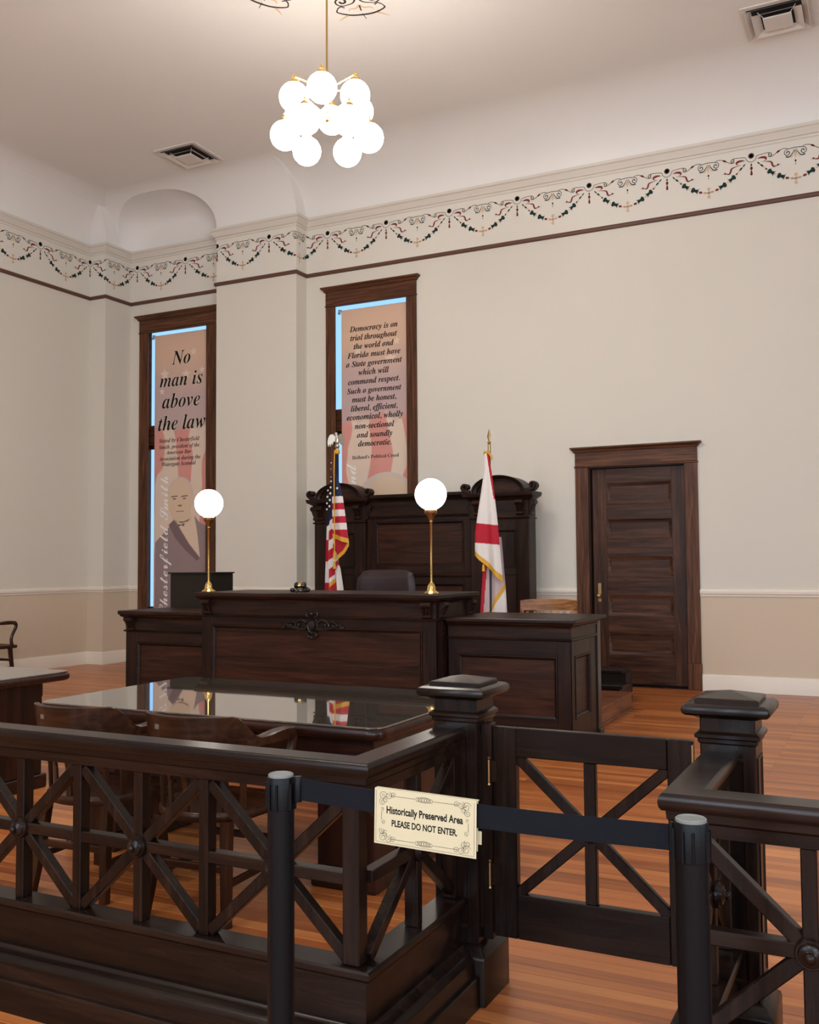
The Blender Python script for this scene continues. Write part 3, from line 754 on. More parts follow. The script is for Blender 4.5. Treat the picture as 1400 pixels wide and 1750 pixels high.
# ================================================================== BENCH GROUP
def bracket(parent, fn, uc, v, wd, h, d, mat='benchZ'):
    mb = MB(); n = 14
    pr = [(0, 0), (d, 0), (d, -0.10*h), (d*1.02, -0.22*h), (d*0.9, -0.34*h), (d*0.66, -0.42*h), (d*0.5, -0.55*h), (d*0.42, -0.75*h), (d*0.3, -0.92*h), (d*0.12, -h), (0, -h)]
    vs = [fn(uc-wd/2, v+b_, a) for a, b_ in pr] + [fn(uc+wd/2, v+b_, a) for a, b_ in pr]; k = len(pr)
    mb.add(vs, [tuple(range(k)), tuple(range(2*k-1, k-1, -1))] + [(i, (i+1) % k, (i+1) % k+k, i+k) for i in range(k)])
    # scroll rolls and leaf ribs
    def roll(a, b_, r, w_):
        vs = []; fs = []
        for s_ in (-1, 1):
            for i in range(n): vs.append(fn(uc+s_*w_/2, v+b_+r*sin(2*PI*i/n), a+r*cos(2*PI*i/n)))
        fs = [tuple(range(n)), tuple(range(2*n-1, n-1, -1))] + [(i, (i+1) % n, (i+1) % n+n, i+n) for i in range(n)]
        mb.add(vs, fs)
    roll(d*0.82, -0.17*h, 0.17*h, wd*1.18); roll(d*0.22, -0.86*h, 0.12*h, wd*1.12)
    for du in (-0.3, 0, 0.3):
        pts = [Vector(fn(uc+du*wd*(1+0.3*q), v-h*(0.34+0.6*q), d*(0.95-0.72*q))) for q in [i/5 for i in range(6)]]
        mb.tube(pts, lambda t_: 0.012*(1-0.6*t_), 6)
    return part(mb, 'bracket', mat, parent)
def face_panel(parent, fn, u0, u1, v0, v1, pu0, pu1, pv0, pv1, th=0.025, mat='bench', pmat='panel', ax='X'):
    """frame-and-panel front: two stiles, two rails, recessed panel, moulding"""
    for a, b_ in ((u0, pu0), (pu1, u1)):
        if b_-a > 0.003:
            mb = MB(); fbox(mb, fn, a, b_, v0, v1, -th, 0, c=0.003); part(mb, 'stile', mat+'Z', parent)
    for a, b_ in ((v0, pv0), (pv1, v1)):
        if b_-a > 0.003:
            mb = MB(); fbox(mb, fn, pu0, pu1, a, b_, -th, -0.0004, c=0.002); part(mb, 'rail', mat+ax, parent)
    mb = MB(); fbox(mb, fn, pu0, pu1, pv0, pv1, -th-0.01, -th+0.004); part(mb, 'panel', pmat+ax, parent)
    mb = MB(); ring(mb, fn, pu0, pu1, pv0, pv1, MOLD); part(mb, 'panel_molding', mat+ax, parent)

# ---- judge's bench
BX0, BX1, BY, BYB, BZ = -5.775, -3.39, 7.25, 8.04, 1.215
t = thing('judge_bench', 'tall dark mahogany judge bench with carved cartouche at centre', 'bench', ((BX0+BX1)/2, BY, 0))
mb = MB(); mb.box(BX0+0.002, BX1-0.002, BY+0.03, BYB, 0, 1.17); part(mb, 'carcass', 'benchX', t)
F = fFront(BY)
face_panel(t, F, BX0, BX1, 0.0, 0.995, -5.66, -3.512, 0.22, 0.918)
mb = MB(); fbox(mb, F, BX0, BX1, 1.012, 1.150, -0.03, 0.004, c=0.003); part(mb, 'frieze_board', 'benchX', t)
mb = MB(); mb.sweep([(BX0, BYB), (BX0, BY), (BX1, BY), (BX1, BYB)], [(o, z) for o, z in [(0, 0.995), (0.014, 0.997), (0.018, 1.006), (0.010, 1.014), (0, 1.016)]]); part(mb, 'band_molding', 'benchX', t)
mb = MB(); mb.sweep([(BX0, BYB), (BX0, BY), (BX1, BY), (BX1, BYB)], [(o, z) for o, z in [(0, 1.135), (0.008, 1.135), (0.014, 1.15), (0.038, 1.165), (0.042, 1.176), (0, 1.176)]]); part(mb, 'cornice', 'benchX', t)
mb = MB(); mb.box(BX0-0.05, BX1+0.06, BY-0.058, BYB+0.01, 1.176, BZ, c=0.008); part(mb, 'top', 'benchX', t)
mb = MB(); mb.box(BX0-0.012, BX1+0.012, BY-0.014, BYB, 0, 0.10, c=0.004); part(mb, 'plinth', 'benchX', t)
bracket(t, F, -5.70, 1.148, 0.075, 0.135, 0.05); bracket(t, F, -3.46, 1.148, 0.075, 0.135, 0.05)
FRB = fRight(BX1)
bracket(t, FRB, 7.93, 1.148, 0.07, 0.135, 0.05); bracket(t, FRB, 7.34, 1.148, 0.07, 0.135, 0.05)
FLB = lambda u, v, a: (BX0-a, u, v)
bracket(t, FLB, 7.34, 1.148, 0.07, 0.135, 0.05)
face_panel(t, FRB, BY+0.01, BYB, 0.0, 0.995, BY+0.12, BYB-0.1, 0.2, 0.9)
# carved cartouche
cx, cz = -4.572, 0.937
mb = MB(); mb.lathe([(0.001, 0.034), (0.03, 0.03), (0.042, 0.016), (0.046, 0.004), (0.058, 0.012), (0.066, 0.004), (0.066, -0.02)], 24, (cx, BY, cz), Matrix.Rotation(R(90), 3, 'X') @ Matrix.Diagonal((0.85, 1.2, 1)))
for sx in (-1, 1):
    P = lambda a, b_, o=0.012: (cx+sx*a, BY-o, cz+b_)
    mb.tube([P(*q) for q in spline([(0.05, 0.02, 0), (0.10, 0.045, 0), (0.15, 0.03, 0), (0.17, -0.005, 0), (0.145, -0.02, 0), (0.13, 0.0, 0)])] if False else [P(v.x, v.y) for v in spline([(0.05, 0.02, 0), (0.10, 0.045, 0), (0.15, 0.03, 0), (0.17, -0.005, 0), (0.145, -0.02, 0), (0.13, 0.0, 0)])], lambda t_: 0.016-0.006*t_, 8)
    mb.tube([P(v.x, v.y) for v in spline([(0.05, -0.03, 0), (0.12, -0.035, 0), (0.2, -0.02, 0), (0.26, 0.0, 0), (0.30, -0.004, 0), (0.312, -0.02, 0), (0.295, -0.028, 0), (0.285, -0.015, 0)])], lambda t_: 0.015-0.006*t_, 8)
    mb.tube([P(v.x, v.y) for v in spline([(0.16, 0.02, 0), (0.2, 0.03, 0), (0.24, 0.018, 0), (0.25, 0.0, 0)])], lambda t_: 0.012-0.004*t_, 8)
    mb.sphere(P(0.29, -0.016), 0.012, 10, 6); mb.sphere(P(0.135, 0.004), 0.015, 10, 6); mb.sphere(P(0.215, 0.0), 0.014, 10, 6)
    mb.tube([P(v.x, v.y) for v in spline([(0.03, 0.07, 0), (0.055, 0.085, 0), (0.05, 0.11, 0), (0.0, 0.1, 0)])], 0.012, 8)
    mb.tube([P(v.x, v.y) for v in spline([(0.03, -0.07, 0), (0.05, -0.085, 0), (0.03, -0.1, 0), (0.0, -0.115, 0)])], 0.012, 8)
mb.sphere((cx, BY-0.014, cz+0.1), 0.018, 12, 8); mb.sphere((cx, BY-0.012, cz-0.105), 0.014, 12, 8)
part(mb, 'carved_cartouche', 'ebony', t)

# ---- clerk's desk (left) and witness stand (right)
CX0, CX1, CY, CYB, CZ = -6.875, -5.793, 7.45, 8.3, 1.02
t = thing('clerk_desk', 'lower dark mahogany desk left of the judge bench', 'desk', ((CX0+CX1)/2, CY, 0))
F = fFront(CY)
mb = MB(); mb.box(CX0+0.002, CX1, CY+0.03, CYB, 0, 0.975); part(mb, 'carcass', 'benchX', t)
face_panel(t, F, CX0, CX1, 0.0, 0.812, -6.735, -5.86, 0.16, 0.712)
mb = MB(); fbox(mb, F, CX0, CX1, 0.828, 0.95, -0.03, 0.004, c=0.003); part(mb, 'frieze_board', 'benchX', t)
mb = MB(); mb.sweep([(CX0, CYB), (CX0, CY), (CX1, CY)], [(o, z) for o, z in [(0, 0.812), (0.014, 0.814), (0.018, 0.823), (0.010, 0.831), (0, 0.833)]]); part(mb, 'band_molding', 'benchX', t)
mb = MB(); mb.sweep([(CX0, CYB), (CX0, CY), (CX1, CY)], [(o, z) for o, z in [(0, 0.935), (0.008, 0.935), (0.014, 0.95), (0.04, 0.965), (0.046, 0.982), (0, 0.982)]]); part(mb, 'cornice', 'benchX', t)
mb = MB(); mb.box(CX0-0.06, CX1, CY-0.062, CYB, 0.982, CZ, c=0.008); part(mb, 'top', 'benchX', t)
bracket(t, F, -6.80, 0.952, 0.075, 0.13, 0.05); bracket(t, lambda u, v, a: (CX0-a, u, v), CY+0.07, 0.952, 0.075, 0.13, 0.05)
WX0, WX1, WY, WYB, WZ = -3.372, -2.32, 7.45, 8.27, 1.02
t = thing('witness_stand', 'lower dark mahogany witness stand right of the judge bench', 'witness stand', ((WX0+WX1)/2, WY, 0))
F = fFront(WY); FR = fRight(WX1)
mb = MB(); mb.box(WX0, WX1-0.03, WY+0.03, WYB-0.05, 0, 0.975); part(mb, 'carcass', 'benchX', t)
face_panel(t, F, WX0, WX1, 0.0, 0.845, -3.285, -2.43, 0.222, 0.722)
face_panel(t, FR, WY+0.001, WYB-0.1, 0.0, 0.845, WY+0.11, WYB-0.27, 0.222, 0.722, ax='Y')
mb = MB(); mb.box(WX1-0.06, WX1+0.012, WYB-0.1, WYB, 0, 0.98, c=0.004); part(mb, 'corner_post', 'ebony', t)
mb = MB(); mb.box(WX1-0.09, WX1+0.03, WYB-0.11, WYB+0.01, 0, 0.06, c=0.006); part(mb, 'post_foot', 'ebony', t)
mb = MB(); fbox(mb, F, WX0, WX1+0.002, 0.862, 0.965, -0.03, 0.004, c=0.003); part(mb, 'frieze_board', 'benchX', t)
mb = MB(); fbox(mb, FR, WY, WYB-0.1, 0.862, 0.965, -0.03, 0.004, c=0.003); part(mb, 'frieze_board', 'benchY', t)
pth = [(WX0, WY), (WX1, WY), (WX1, WYB-0.1)]
mb = MB(); mb.sweep(pth, [(o, z) for o, z in [(0, 0.843), (0.012, 0.845), (0.018, 0.854), (0.010, 0.864), (0, 0.866)]][::1]); part(mb, 'band_molding', 'benchX', t)
mb = MB(); mb.sweep(pth, [(o, z) for o, z in [(0, 0.945), (0.008, 0.945), (0.012, 0.957), (0.034, 0.972), (0.038, 0.985), (0, 0.985)]]); part(mb, 'cornice', 'benchX', t)
mb = MB(); mb.box(WX0, WX1+0.06, WY-0.062, WYB+0.03, 0.985, WZ, c=0.008); part(mb, 'top', 'benchX', t)

# ---- raised platforms behind the desks
t = thing('witness_platform', 'low wooden platform step behind the witness stand', 'platform', (-2.9, 9.0, 0))
mb = MB(); mb.box(-3.46, -2.42, 8.285, 9.77, 0.0, 0.148); part(mb, 'riser', 'stepY', t)
mb = MB()
n = 14; wdt = (9.78-8.285)/n
for i in range(n):
    mb = MB(); mb.box(-3.46, -2.405, 8.285+i*wdt, 8.285+(i+1)*wdt-0.0015, 0.148, 0.17, c=0.003); part(mb, 'plank', 'stepX', t)
mb = MB(); mb.box(-2.425, -2.40, 8.285, 9.78, 0.0, 0.025, c=0.004); part(mb, 'shoe_molding', 'stepY', t)
t = thing('dais', 'raised wooden dais behind the judge bench', 'platform', (-5.2, 9.6, 0))
mb = MB(); mb.box(-7.15, -3.47, 8.31, 11.42, 0.0, 0.148); part(mb, 'riser', 'stepX', t)
n = 30; wdt = (11.42-8.31)/n
mb = MB()
for i in range(n): mb.box(-7.15, -3.465, 8.31+i*wdt, 8.31+(i+1)*wdt-0.0015, 0.148, 0.17, c=0.003)
o = part(mb, 'plank_deck', 'stepX', t)
t = thing('wooden_step', 'small dark wooden step stool behind the witness platform', 'step', (-2.72, 10.12, 0))
mb = MB(); mb.box(-3.05, -2.56, 9.95, 10.28, 0.165, 0.20, c=0.004); part(mb, 'tread', 'ebony', t)
mb = MB(); mb.box(-3.05, -2.62, 10.2, 10.5, 0.30, 0.33, c=0.004); part(mb, 'tread', 'ebony', t)
for x in (-3.03, -2.60): 
    mb = MB(); mb.prism([(9.96, 0), (10.5, 0), (10.5, 0.3), (10.22, 0.3), (10.22, 0.165), (9.96, 0.165)], lambda u, v, a: (a, u, v), x-0.01, x+0.01); part(mb, 'side', 'ebony', t)
mb = MB(); mb.box(-3.02, -2.61, 10.22, 10.235, 0.2, 0.30); mb.box(-3.02, -2.61, 9.965, 9.98, 0, 0.165); part(mb, 'riser', 'ebony', t)

# ---- tall screen behind the judge
t = thing('bench_screen', 'tall dark mahogany panelled screen with two arched pediments', 'screen', (-5.385, 11.05, 0.17))
SF, SB = 10.95, 11.2
for (a, b_, nm) in ((-6.87, -6.11, 'pilaster'), (-4.64, -3.90, 'pilaster')):
    mb = MB(); mb.box(a, b_, SF+0.03, SB, 0.17, 2.25); p = part(mb, 'pilaster', 'benchZ', t)
    F = fFront(SF); w_ = b_-a
    face_panel(p, F, a, b_, 0.17, 1.985, a+0.16, b_-0.16, 1.40, 1.86, pmat='bench', ax='Z')
    mb = MB(); ring(mb, F, a+0.16, b_-0.16, 0.35, 1.33, MOLD); 
    part(mb, 'panel_molding', 'benchZ', p)
    mb = MB(); fbox(mb, F, a, b_, 2.003, 2.22, -0.03, 0.004, c=0.003); part(mb, 'frieze_board', 'benchX', p)
    pth = [(a, SB), (a, SF), (b_, SF), (b_, SB)]
    mb = MB(); mb.sweep(pth, [(o, z) for o, z in [(0, 1.985), (0.014, 1.987), (0.02, 1.997), (0.012, 2.006), (0, 2.008)]]); part(mb, 'band_molding', 'benchX', p)
    mb = MB(); mb.sweep(pth, [(o, z) for o, z in [(0, 2.205), (0.012, 2.205), (0.02, 2.225), (0.05, 2.245), (0.075, 2.258), (0.085, 2.29), (0.085, 2.305), (0, 2.305)]]); mb.box(a, b_, SF, SB, 2.2, 2.305); part(mb, 'cornice', 'benchX', p)
    # segmental arch pediment
    cx, hw_, ri, zb = (a+b_)/2, 0.345, 0.205, 2.305
    def arcp(k): return [(cx+(hw_*k)*cos(q), zb+(ri*k)*sin(q)) for q in [PI*i/28 for i in range(29)]]
    mb = MB(); mb.prism(arcp(0.8), lambda u, v, q: (u, q, v), SF+0.04, SB-0.02); part(mb, 'tympanum', 'panelX', p)
    mb = MB(); o_, i_ = arcp(1.0), arcp(0.74)
    lev = [(arcp(0.74), SF+0.04), (arcp(0.74), SF+0.01), (arcp(0.80), SF+0.01), (arcp(0.83), SF-0.02), (arcp(0.93), SF-0.035), (arcp(0.95), SF-0.055), (arcp(1.0), SF-0.06), (arcp(1.0), SB)]
    vs = [(x, y, z) for L, y in lev for x, z in L]; n_ = 29
    mb.add(vs, [(j*n_+i, j*n_+i+1, (j+1)*n_+i+1, (j+1)*n_+i) for j in range(len(lev)-1) for i in range(n_-1)]); part(mb, 'arch_molding', 'benchX', p)
    for sx, xe in ((-1, a-0.085), (1, b_+0.085)):
        xx = cx+sx*(hw_+0.085)
        mb = MB()
        pts = [Vector((xx+sx*u, SF+0.0, zb+v)) for u, v in [(-0.075, 0.012), (-0.03, 0.02), (0.015, 0.035), (0.04, 0.07), (0.02, 0.10), (-0.015, 0.098), (-0.025, 0.07), (-0.005, 0.06)]]
        pp = spline(pts, 5)
        for dy in (-0.03, -0.01, 0.01, 0.03, 0.05): mb.tube([q+Vector((0, dy, 0)) for q in pp], lambda t_: 0.014+0.012*(1-t_), 8)
        part(mb, 'scroll_ear', 'benchX', p)
    for ux in (a+0.10, b_-0.10): bracket(p, F, ux, 2.215, 0.085, 0.19, 0.06)
    for ux, fn in ((SF+0.06, (lambda u, v, q, a=a: (a-q, u, v))), (SF+0.06, (lambda u, v, q, b=b_: (b+q, u, v)))): bracket(p, fn, ux, 2.215, 0.08, 0.19, 0.06)
cy = SF+0.05; F = fFront(cy)
mb = MB(); mb.box(-6.11, -4.64, cy+0.03, SB-0.01, 0.17, 2.28); cp = part(mb, 'center_section', 'benchX', t)
face_panel(cp, F, -6.11, -4.64, 1.33, 2.04, -5.985, -4.755, 1.435, 1.985)
face_panel(cp, F, -6.11, -4.64, 0.17, 1.30, -5.985, -4.755, 0.3, 1.21)
mb = MB(); mb.sweep([(-6.11, cy), (-4.64, cy)], [(o, z) for o, z in [(0, 1.29), (0.015, 1.30), (0.02, 1.32), (0.01, 1.335), (0, 1.34)]]); mb.sweep([(-6.11, cy), (-4.64, cy)], [(o, z) for o, z in [(0, 2.035), (0.015, 2.04), (0.02, 2.055), (0.01, 2.065), (0, 2.07)]]); part(mb, 'band_molding', 'benchX', cp)
mb = MB(); fbox(mb, F, -6.11, -4.64, 2.06, 2.25, -0.03, 0.002); part(mb, 'frieze_board', 'benchX', cp)
mb = MB(); mb.sweep([(-6.11, cy), (-4.64, cy)], [(o, z) for o, z in [(-0.1, 2.24), (0.012, 2.24), (0.02, 2.262), (0.05, 2.28), (0.065, 2.30), (0.065, 2.335), (-0.15, 2.335)]]); part(mb, 'cornice', 'benchX', cp)

# ---- dark cabinet standing behind the clerk's desk
t = thing('cabinet', 'plain dark box cabinet standing behind the clerk desk', 'cabinet', (-6.6, 8.6, 0.17))
mb = MB(); mb.box(-7.06, -6.52, 8.325, 8.72, 0.17, 1.383, c=0.004); b_ = part(mb, 'body', 'cabinet', t)
mb = MB(); mb.box(-7.075, -6.505, 8.30, 8.73, 1.37, 1.385, c=0.003); part(mb, 'top', 'cabinet', t)

# ---- brass globe lamps
def globe_lamp(x, y, label):
    t = thing('globe_lamp', label, 'lamp', (x, y, BZ), local=True, group='brass globe lamps on the bench')
    mb = MB(); mb.lathe([(0.001, 0.0), (0.064, 0.0), (0.066, 0.006), (0.056, 0.016), (0.040, 0.026), (0.036, 0.034), (0.034, 0.055), (0.028, 0.075), (0.016, 0.09), (0.012, 0.097), (0.012, 0.10)], 28); part(mb, 'base', 'brass', t)
    mb = MB(); mb.lathe([(0.0085, 0.095), (0.0085, 0.585), (0.012, 0.59), (0.014, 0.598), (0.010, 0.606)], 16); part(mb, 'pole', 'brass', t)
    mb = MB(); mb.lathe([(0.012, 0.604), (0.016, 0.618), (0.032, 0.645), (0.046, 0.660), (0.052, 0.668), (0.054, 0.690), (0.050, 0.694), (0.03, 0.694)], 24); part(mb, 'fitter', 'brass_dull', t)
    mb = MB(); mb.sphere((0, 0, 0.823), 0.132, 32, 18); part(mb, 'globe', 'lampglobe', t, ang=80)
    return t
globe_lamp(-5.745, 7.31, 'brass lamp with lit globe at the left end of the bench top')
globe_lamp(-3.455, 7.31, 'brass lamp with lit globe at the right end of the bench top')

# ---- gavel on its block
t = thing('gavel', 'black gavel with gold band resting on its sound block', 'gavel', (-4.86, 7.5, BZ), rz=R(15), local=True)
mb = MB(); mb.lathe([(0.001, 0), (0.05, 0), (0.054, 0.008), (0.048, 0.018), (0.034, 0.026), (0.001, 0.026)], 20); part(mb, 'sound_block', 'ebony', t)
RX = Matrix.Rotation(R(90), 3, 'Y')
mb = MB(); mb.lathe([(0.001, -0.05), (0.026, -0.05), (0.031, -0.042), (0.031, -0.026), (0.023, -0.018), (0.023, 0.018), (0.031, 0.026), (0.031, 0.042), (0.026, 0.05), (0.001, 0.05)], 20, (0, 0, 0.058), RX); hd = part(mb, 'head', 'ebony', t)
mb = MB(); mb.lathe([(0.0235, -0.016), (0.027, -0.013), (0.027, 0.013), (0.0235, 0.016)], 20, (0, 0, 0.058), RX); part(mb, 'gold_band', 'brass', hd)
mb = MB(); mb.tube([(0, 0.015, 0.058), (0, 0.10, 0.042), (0, 0.18, 0.030), (0, 0.24, 0.018)], lambda t_: 0.007+0.008*t_, 10); part(mb, 'handle', 'ebony', t)
for sx in (-1, 1):
    mb = MB(); mb.sphere((sx*0.072, -0.005, 0.019), 0.024, 14, 8, sc=(1, 1, 0.8)); part(mb, 'rest_foot', 'ebony', t)

# ---- judge's leather chair
t = thing('judge_chair', 'dark plum leather high-back chair behind the judge bench', 'chair', (-4.79, 8.85, 0.17), local=True)
def pad(mb, w_, h_, th, y, z0, curve=0.05, n=18, m=16):
    vs = []; fs = []
    for side in (0, 1):
        for j in range(m+1):
            for i in range(n+1):
                u = -1+2*i/n; v = j/m
                # rounded rectangle squeeze
                ww = w_/2*(1-0.10*max(0, (v-0.75)/0.25)**2-0.05*(1-v)); 
                x = u*ww; e = (1-abs(u)**6)*(1-abs(2*v-1)**8)
                zz = z0+h_*v - h_*0.10*max(0, abs(u)-0.6)**2*6*max(0, v-0.5)
                d = th*0.5*max(0, e)**0.35
                vs.append((x, y+curve*u*u*-1+(-d if side == 0 else d), zz))
    K = (n+1)*(m+1)
    for j in range(m):
        for i in range(n):
            a = j*(n+1)+i; fs.append((a, a+1, a+n+2, a+n+1)); fs.append((K+a, K+a+n+1, K+a+n+2, K+a+1))
    mb.add(vs, fs)
mb = MB(); pad(mb, 0.70, 0.78, 0.13, 0.22, 0.45); part(mb, 'backrest', 'leather', t, ang=60)
mb = MB(); mb.obox((0, -0.03, 0.42), (0.29, 0.28, 0.06), None, 0.03); part(mb, 'seat', 'leather', t)
for sx in (-1, 1):
    mb = MB(); mb.tube(spline([(sx*0.31, 0.2, 0.62), (sx*0.33, 0.05, 0.64), (sx*0.33, -0.18, 0.63), (sx*0.32, -0.22, 0.57), (sx*0.30, -0.15, 0.42)]), 0.028, 10); part(mb, 'armrest', 'leather', t)
mb = MB(); mb.lathe([(0.03, 0.08), (0.03, 0.36), (0.12, 0.37)], 14); part(mb, 'column', 'ebony', t)
for k in range(5):
    a = 2*PI*k/5; mb = MB(); mb.tube([(0, 0, 0.10), (0.15*cos(a), 0.15*sin(a), 0.085), (0.29*cos(a), 0.29*sin(a), 0.05)], 0.02, 8); lg = part(mb, 'base_arm', 'ebony', t)
    mb = MB(); mb.lathe([(0.001, -0.012), (0.024, -0.012), (0.024, 0.012), (0.001, 0.012)], 12, (0.29*cos(a), 0.29*sin(a), 0.026), Matrix.Rotation(R(90), 3, 'X')); part(mb, 'caster', 'ebony', lg)

# ---- witness chair, golden oak, slatted back
t = thing('witness_chair', 'golden oak slat-back chair behind the witness stand', 'chair', (-2.99, 8.78, 0.17), rz=R(4), local=True)
mb = MB(); vs = []; n = 16
lev = []
for i in range(n+1):
    u = -1+2*i/n; yb = 0.235-0.05*u*u
    lev.append((0.275*u, yb, 0.838, 0.945-0.012*u**4))
for x, y, a, b_ in lev: vs += [(x, y-0.012, a), (x, y+0.012, a), (x, y+0.016, b_), (x, y-0.010, b_)]
fs = [(4*i+k, 4*(i+1)+k, 4*(i+1)+(k+1) % 4, 4*i+(k+1) % 4) for i in range(n) for k in range(4)] + [(0, 1, 2, 3), tuple(reversed([4*n+k for k in range(4)]))]
mb.add(vs, fs); part(mb, 'crest_rail', 'gold_oakX', t)
for k in range(7):
    u = -0.78+1.56*k/6; mb = MB(); mb.bar((0.26*u, 0.2-0.04*u*u, 0.44), (0.275*u, 0.235-0.05*u*u, 0.83), 0.032, 0.012, up=(0, 1, 0), c=0.002); part(mb, 'slat', 'gold_oakZ', t)
for sx in (-1, 1):
    mb = MB(); mb.bar((sx*0.24, 0.2, 0.0), (sx*0.262, 0.19, 0.84), 0.035, 0.035, c=0.004); part(mb, 'back_post', 'gold_oakZ', t)
    mb = MB(); mb.bar((sx*0.22, -0.2, 0.0), (sx*0.21, -0.19, 0.42), 0.035, 0.035, c=0.004); part(mb, 'leg', 'gold_oakZ', t)
    mb = MB(); mb.bar((sx*0.22, -0.2, 0.18), (sx*0.24, 0.2, 0.18), 0.02, 0.025, up=(0, 0, 1), c=0.003); part(mb, 'stretcher', 'gold_oakY', t)
mb = MB(); mb.box(-0.24, 0.24, -0.24, 0.21, 0.41, 0.45, c=0.01); part(mb, 'seat', 'gold_oakX', t)
# ================================================================== FLAGS
def cloth(parent, name, L, Rr, y0, y1, ybot, colf, depth, mp, mats, nx=44, ny=120):
    mb = MB(); vs = []; Q = []
    for j in range(ny+1):
        for i in range(nx+1):
            u = i/nx; v = j/ny; zy = y0+(y1-y0)*v
            zx = lerp_tab(L, zy)+(lerp_tab(Rr, zy)-lerp_tab(L, zy))*u
            if ybot: zy = y0+(ybot(zx)-y0)*v
            x, z = mp(zx, zy); Q.append((zx, zy)); vs.append((x, depth(u, v), z))
    n = nx+1
    for j in range(ny):
        for i in range(nx):
            k = j*n+i; zx = (Q[k][0]+Q[k+n+1][0])/2; zy = (Q[k][1]+Q[k+n+1][1])/2
            mb.f.append((k, k+1, k+n+1, k+n)); mb.m.append(colf(zx, zy, (j+0.5)/ny, (i+0.5)/nx))
    mb.v = vs
    return part(mb, name, mats, parent, ang=80)
FM = ['red', 'white', 'blue', 'gold', 'shade']; RD, WH, BL, GO, SH = range(5)
def star5(mb, c, r, y, mat=0):
    cx, cz = c; pts = [(cx+(r if k % 2 == 0 else r*0.42)*sin(PI*k/5), cz+(r if k % 2 == 0 else r*0.42)*cos(PI*k/5)) for k in range(10)]
    vs = [(cx, y, cz)] + [(x, y, z) for x, z in pts]
    mb.add(vs, [(0, 1+k, 1+(k+1) % 10) for k in range(10)], mat)
def flag_stand(t, x, y, ztop, polemat='gold_oakZ'):
    mb = MB(); mb.lathe([(0.001, 0.17), (0.15, 0.17), (0.155, 0.182), (0.13, 0.20), (0.05, 0.22), (0.03, 0.27), (0.026, 0.27)], 24, (x, y, 0)); part(mb, 'stand', 'brass', t)
    mb = MB(); mb.lathe([(0.014, 0.2), (0.014, ztop)], 14, (x, y, 0)); part(mb, 'pole', polemat, t)
# ---- stars and stripes, left
UX, UZ = -6.21, 2.82
um = lambda zx, zy: (UX+(zx-375)*0.001443, UZ-(zy-330)*0.001243)
t = thing('stars_and_stripes_flag', 'red, white and blue flag with silver eagle finial left of the judge', 'flag', (UX+0.01, 10.42, 0.17))
flag_stand(t, UX+0.012, 10.42, 2.90)
def uscol(zx, zy, v, u):
    if zy < 1050-(zx-275)*1.29 and zx < 363: return BL
    if zx >= 363 and zy < 755: return BL
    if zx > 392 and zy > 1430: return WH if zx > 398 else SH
    e = zy+1.37*(zx-380)
    if 1530 < e < 1575: return GO
    if e >= 1575: return RD
    if u < 0.22 and zy > 1040: return WH if int((zy-1050)/210+0.35) % 2 == 0 else RD
    return WH if int((zy+1.2*(zx-360)-940)/96) % 2 == 0 else RD
cloth(t, 'draped_flag', [(330, 365), (600, 330), (1050, 275), (1660, 250), (2000, 240)], [(330, 400), (520, 402), (755, 400), (1130, 374), (1400, 388), (1470, 412), (1660, 440), (2000, 460)], 330, 2000, None, uscol,
      lambda u, v: 10.40+0.05*v*sin(u*13)+0.03*v*sin(u*5+1), um, FM, 52, 180)
def usfold(zx, zy, v, u):
    if v > 0.93: return GO
    if zy < 755: return BL
    return (WH, RD, WH, RD, WH, RD, RD)[max(0, min(6, int((zy-755)/66)))]
cloth(t, 'front_fold', [(520, 396), (620, 374), (755, 361), (1190, 366)], [(520, 404), (610, 430), (755, 465), (950, 490), (1190, 521)], 520, 1200, lambda zx: 1165+(zx-365)*0.36, usfold,
      lambda u, v: 10.335-0.02*sin(PI*u)+0.02*v*sin(u*7), um, FM, 30, 150)
mb = MB()
def up(zx, zy, y): x, z = um(zx, zy); return (x, y, z)
mb.add([up(372, 1170, 10.352), up(518, 1215, 10.352), up(500, 1290, 10.36), up(415, 1365, 10.37), up(392, 1330, 10.37)], [(0, 1, 2, 3, 4)], 0)
mb.add([up(522, 1200, 10.347), up(522, 1245, 10.347), up(478, 1320, 10.347), up(412, 1378, 10.347), up(395, 1345, 10.347), up(462, 1290, 10.347), up(492, 1240, 10.347)], [(0, 1, 6), (1, 2, 5, 6), (2, 3, 4, 5)], 1)
part(mb, 'turned_hem', ['red', 'gold'], t)
mb = MB()
for zx, zy, r_ in ((347, 662, 14), (320, 692, 12), (344, 722, 15), (315, 755, 14), (339, 788, 15), (310, 820, 13), (335, 850, 15), (309, 880, 12), (352, 602, 12), (350, 560, 7), (350, 480, 7), (353, 418, 9)):
    x, z = um(zx, zy); star5(mb, (x, z), r_*0.00135, 10.335)
x, z = um(424, 676); star5(mb, (x, z), 0.021, 10.305)
part(mb, 'star', 'inkwhite', t)
mb = MB(); cp = [up(398, 300, 10.31), up(396, 520, 10.30), up(400, 900, 10.295), up(399, 1300, 10.30)]
mb.tube(cp, 0.007, 8); cd = part(mb, 'gold_cord', 'gold', t)
for zy in (1330, 1430):
    mb = MB(); c_ = up(400, zy, 10.298); mb.lathe([(0.004, 0.05), (0.014, 0.035), (0.012, 0.02), (0.022, -0.05), (0.001, -0.052)], 12, c_); part(mb, 'tassel', 'gold', cd)
mb = MB(); mb.lathe([(0.024, -0.03), (0.032, -0.02), (0.032, 0.02), (0.024, 0.03)], 14, up(379, 303, 10.42)); part(mb, 'cord_knot', 'gold', t)
ex, ez = um(380, 275); ey = 10.42
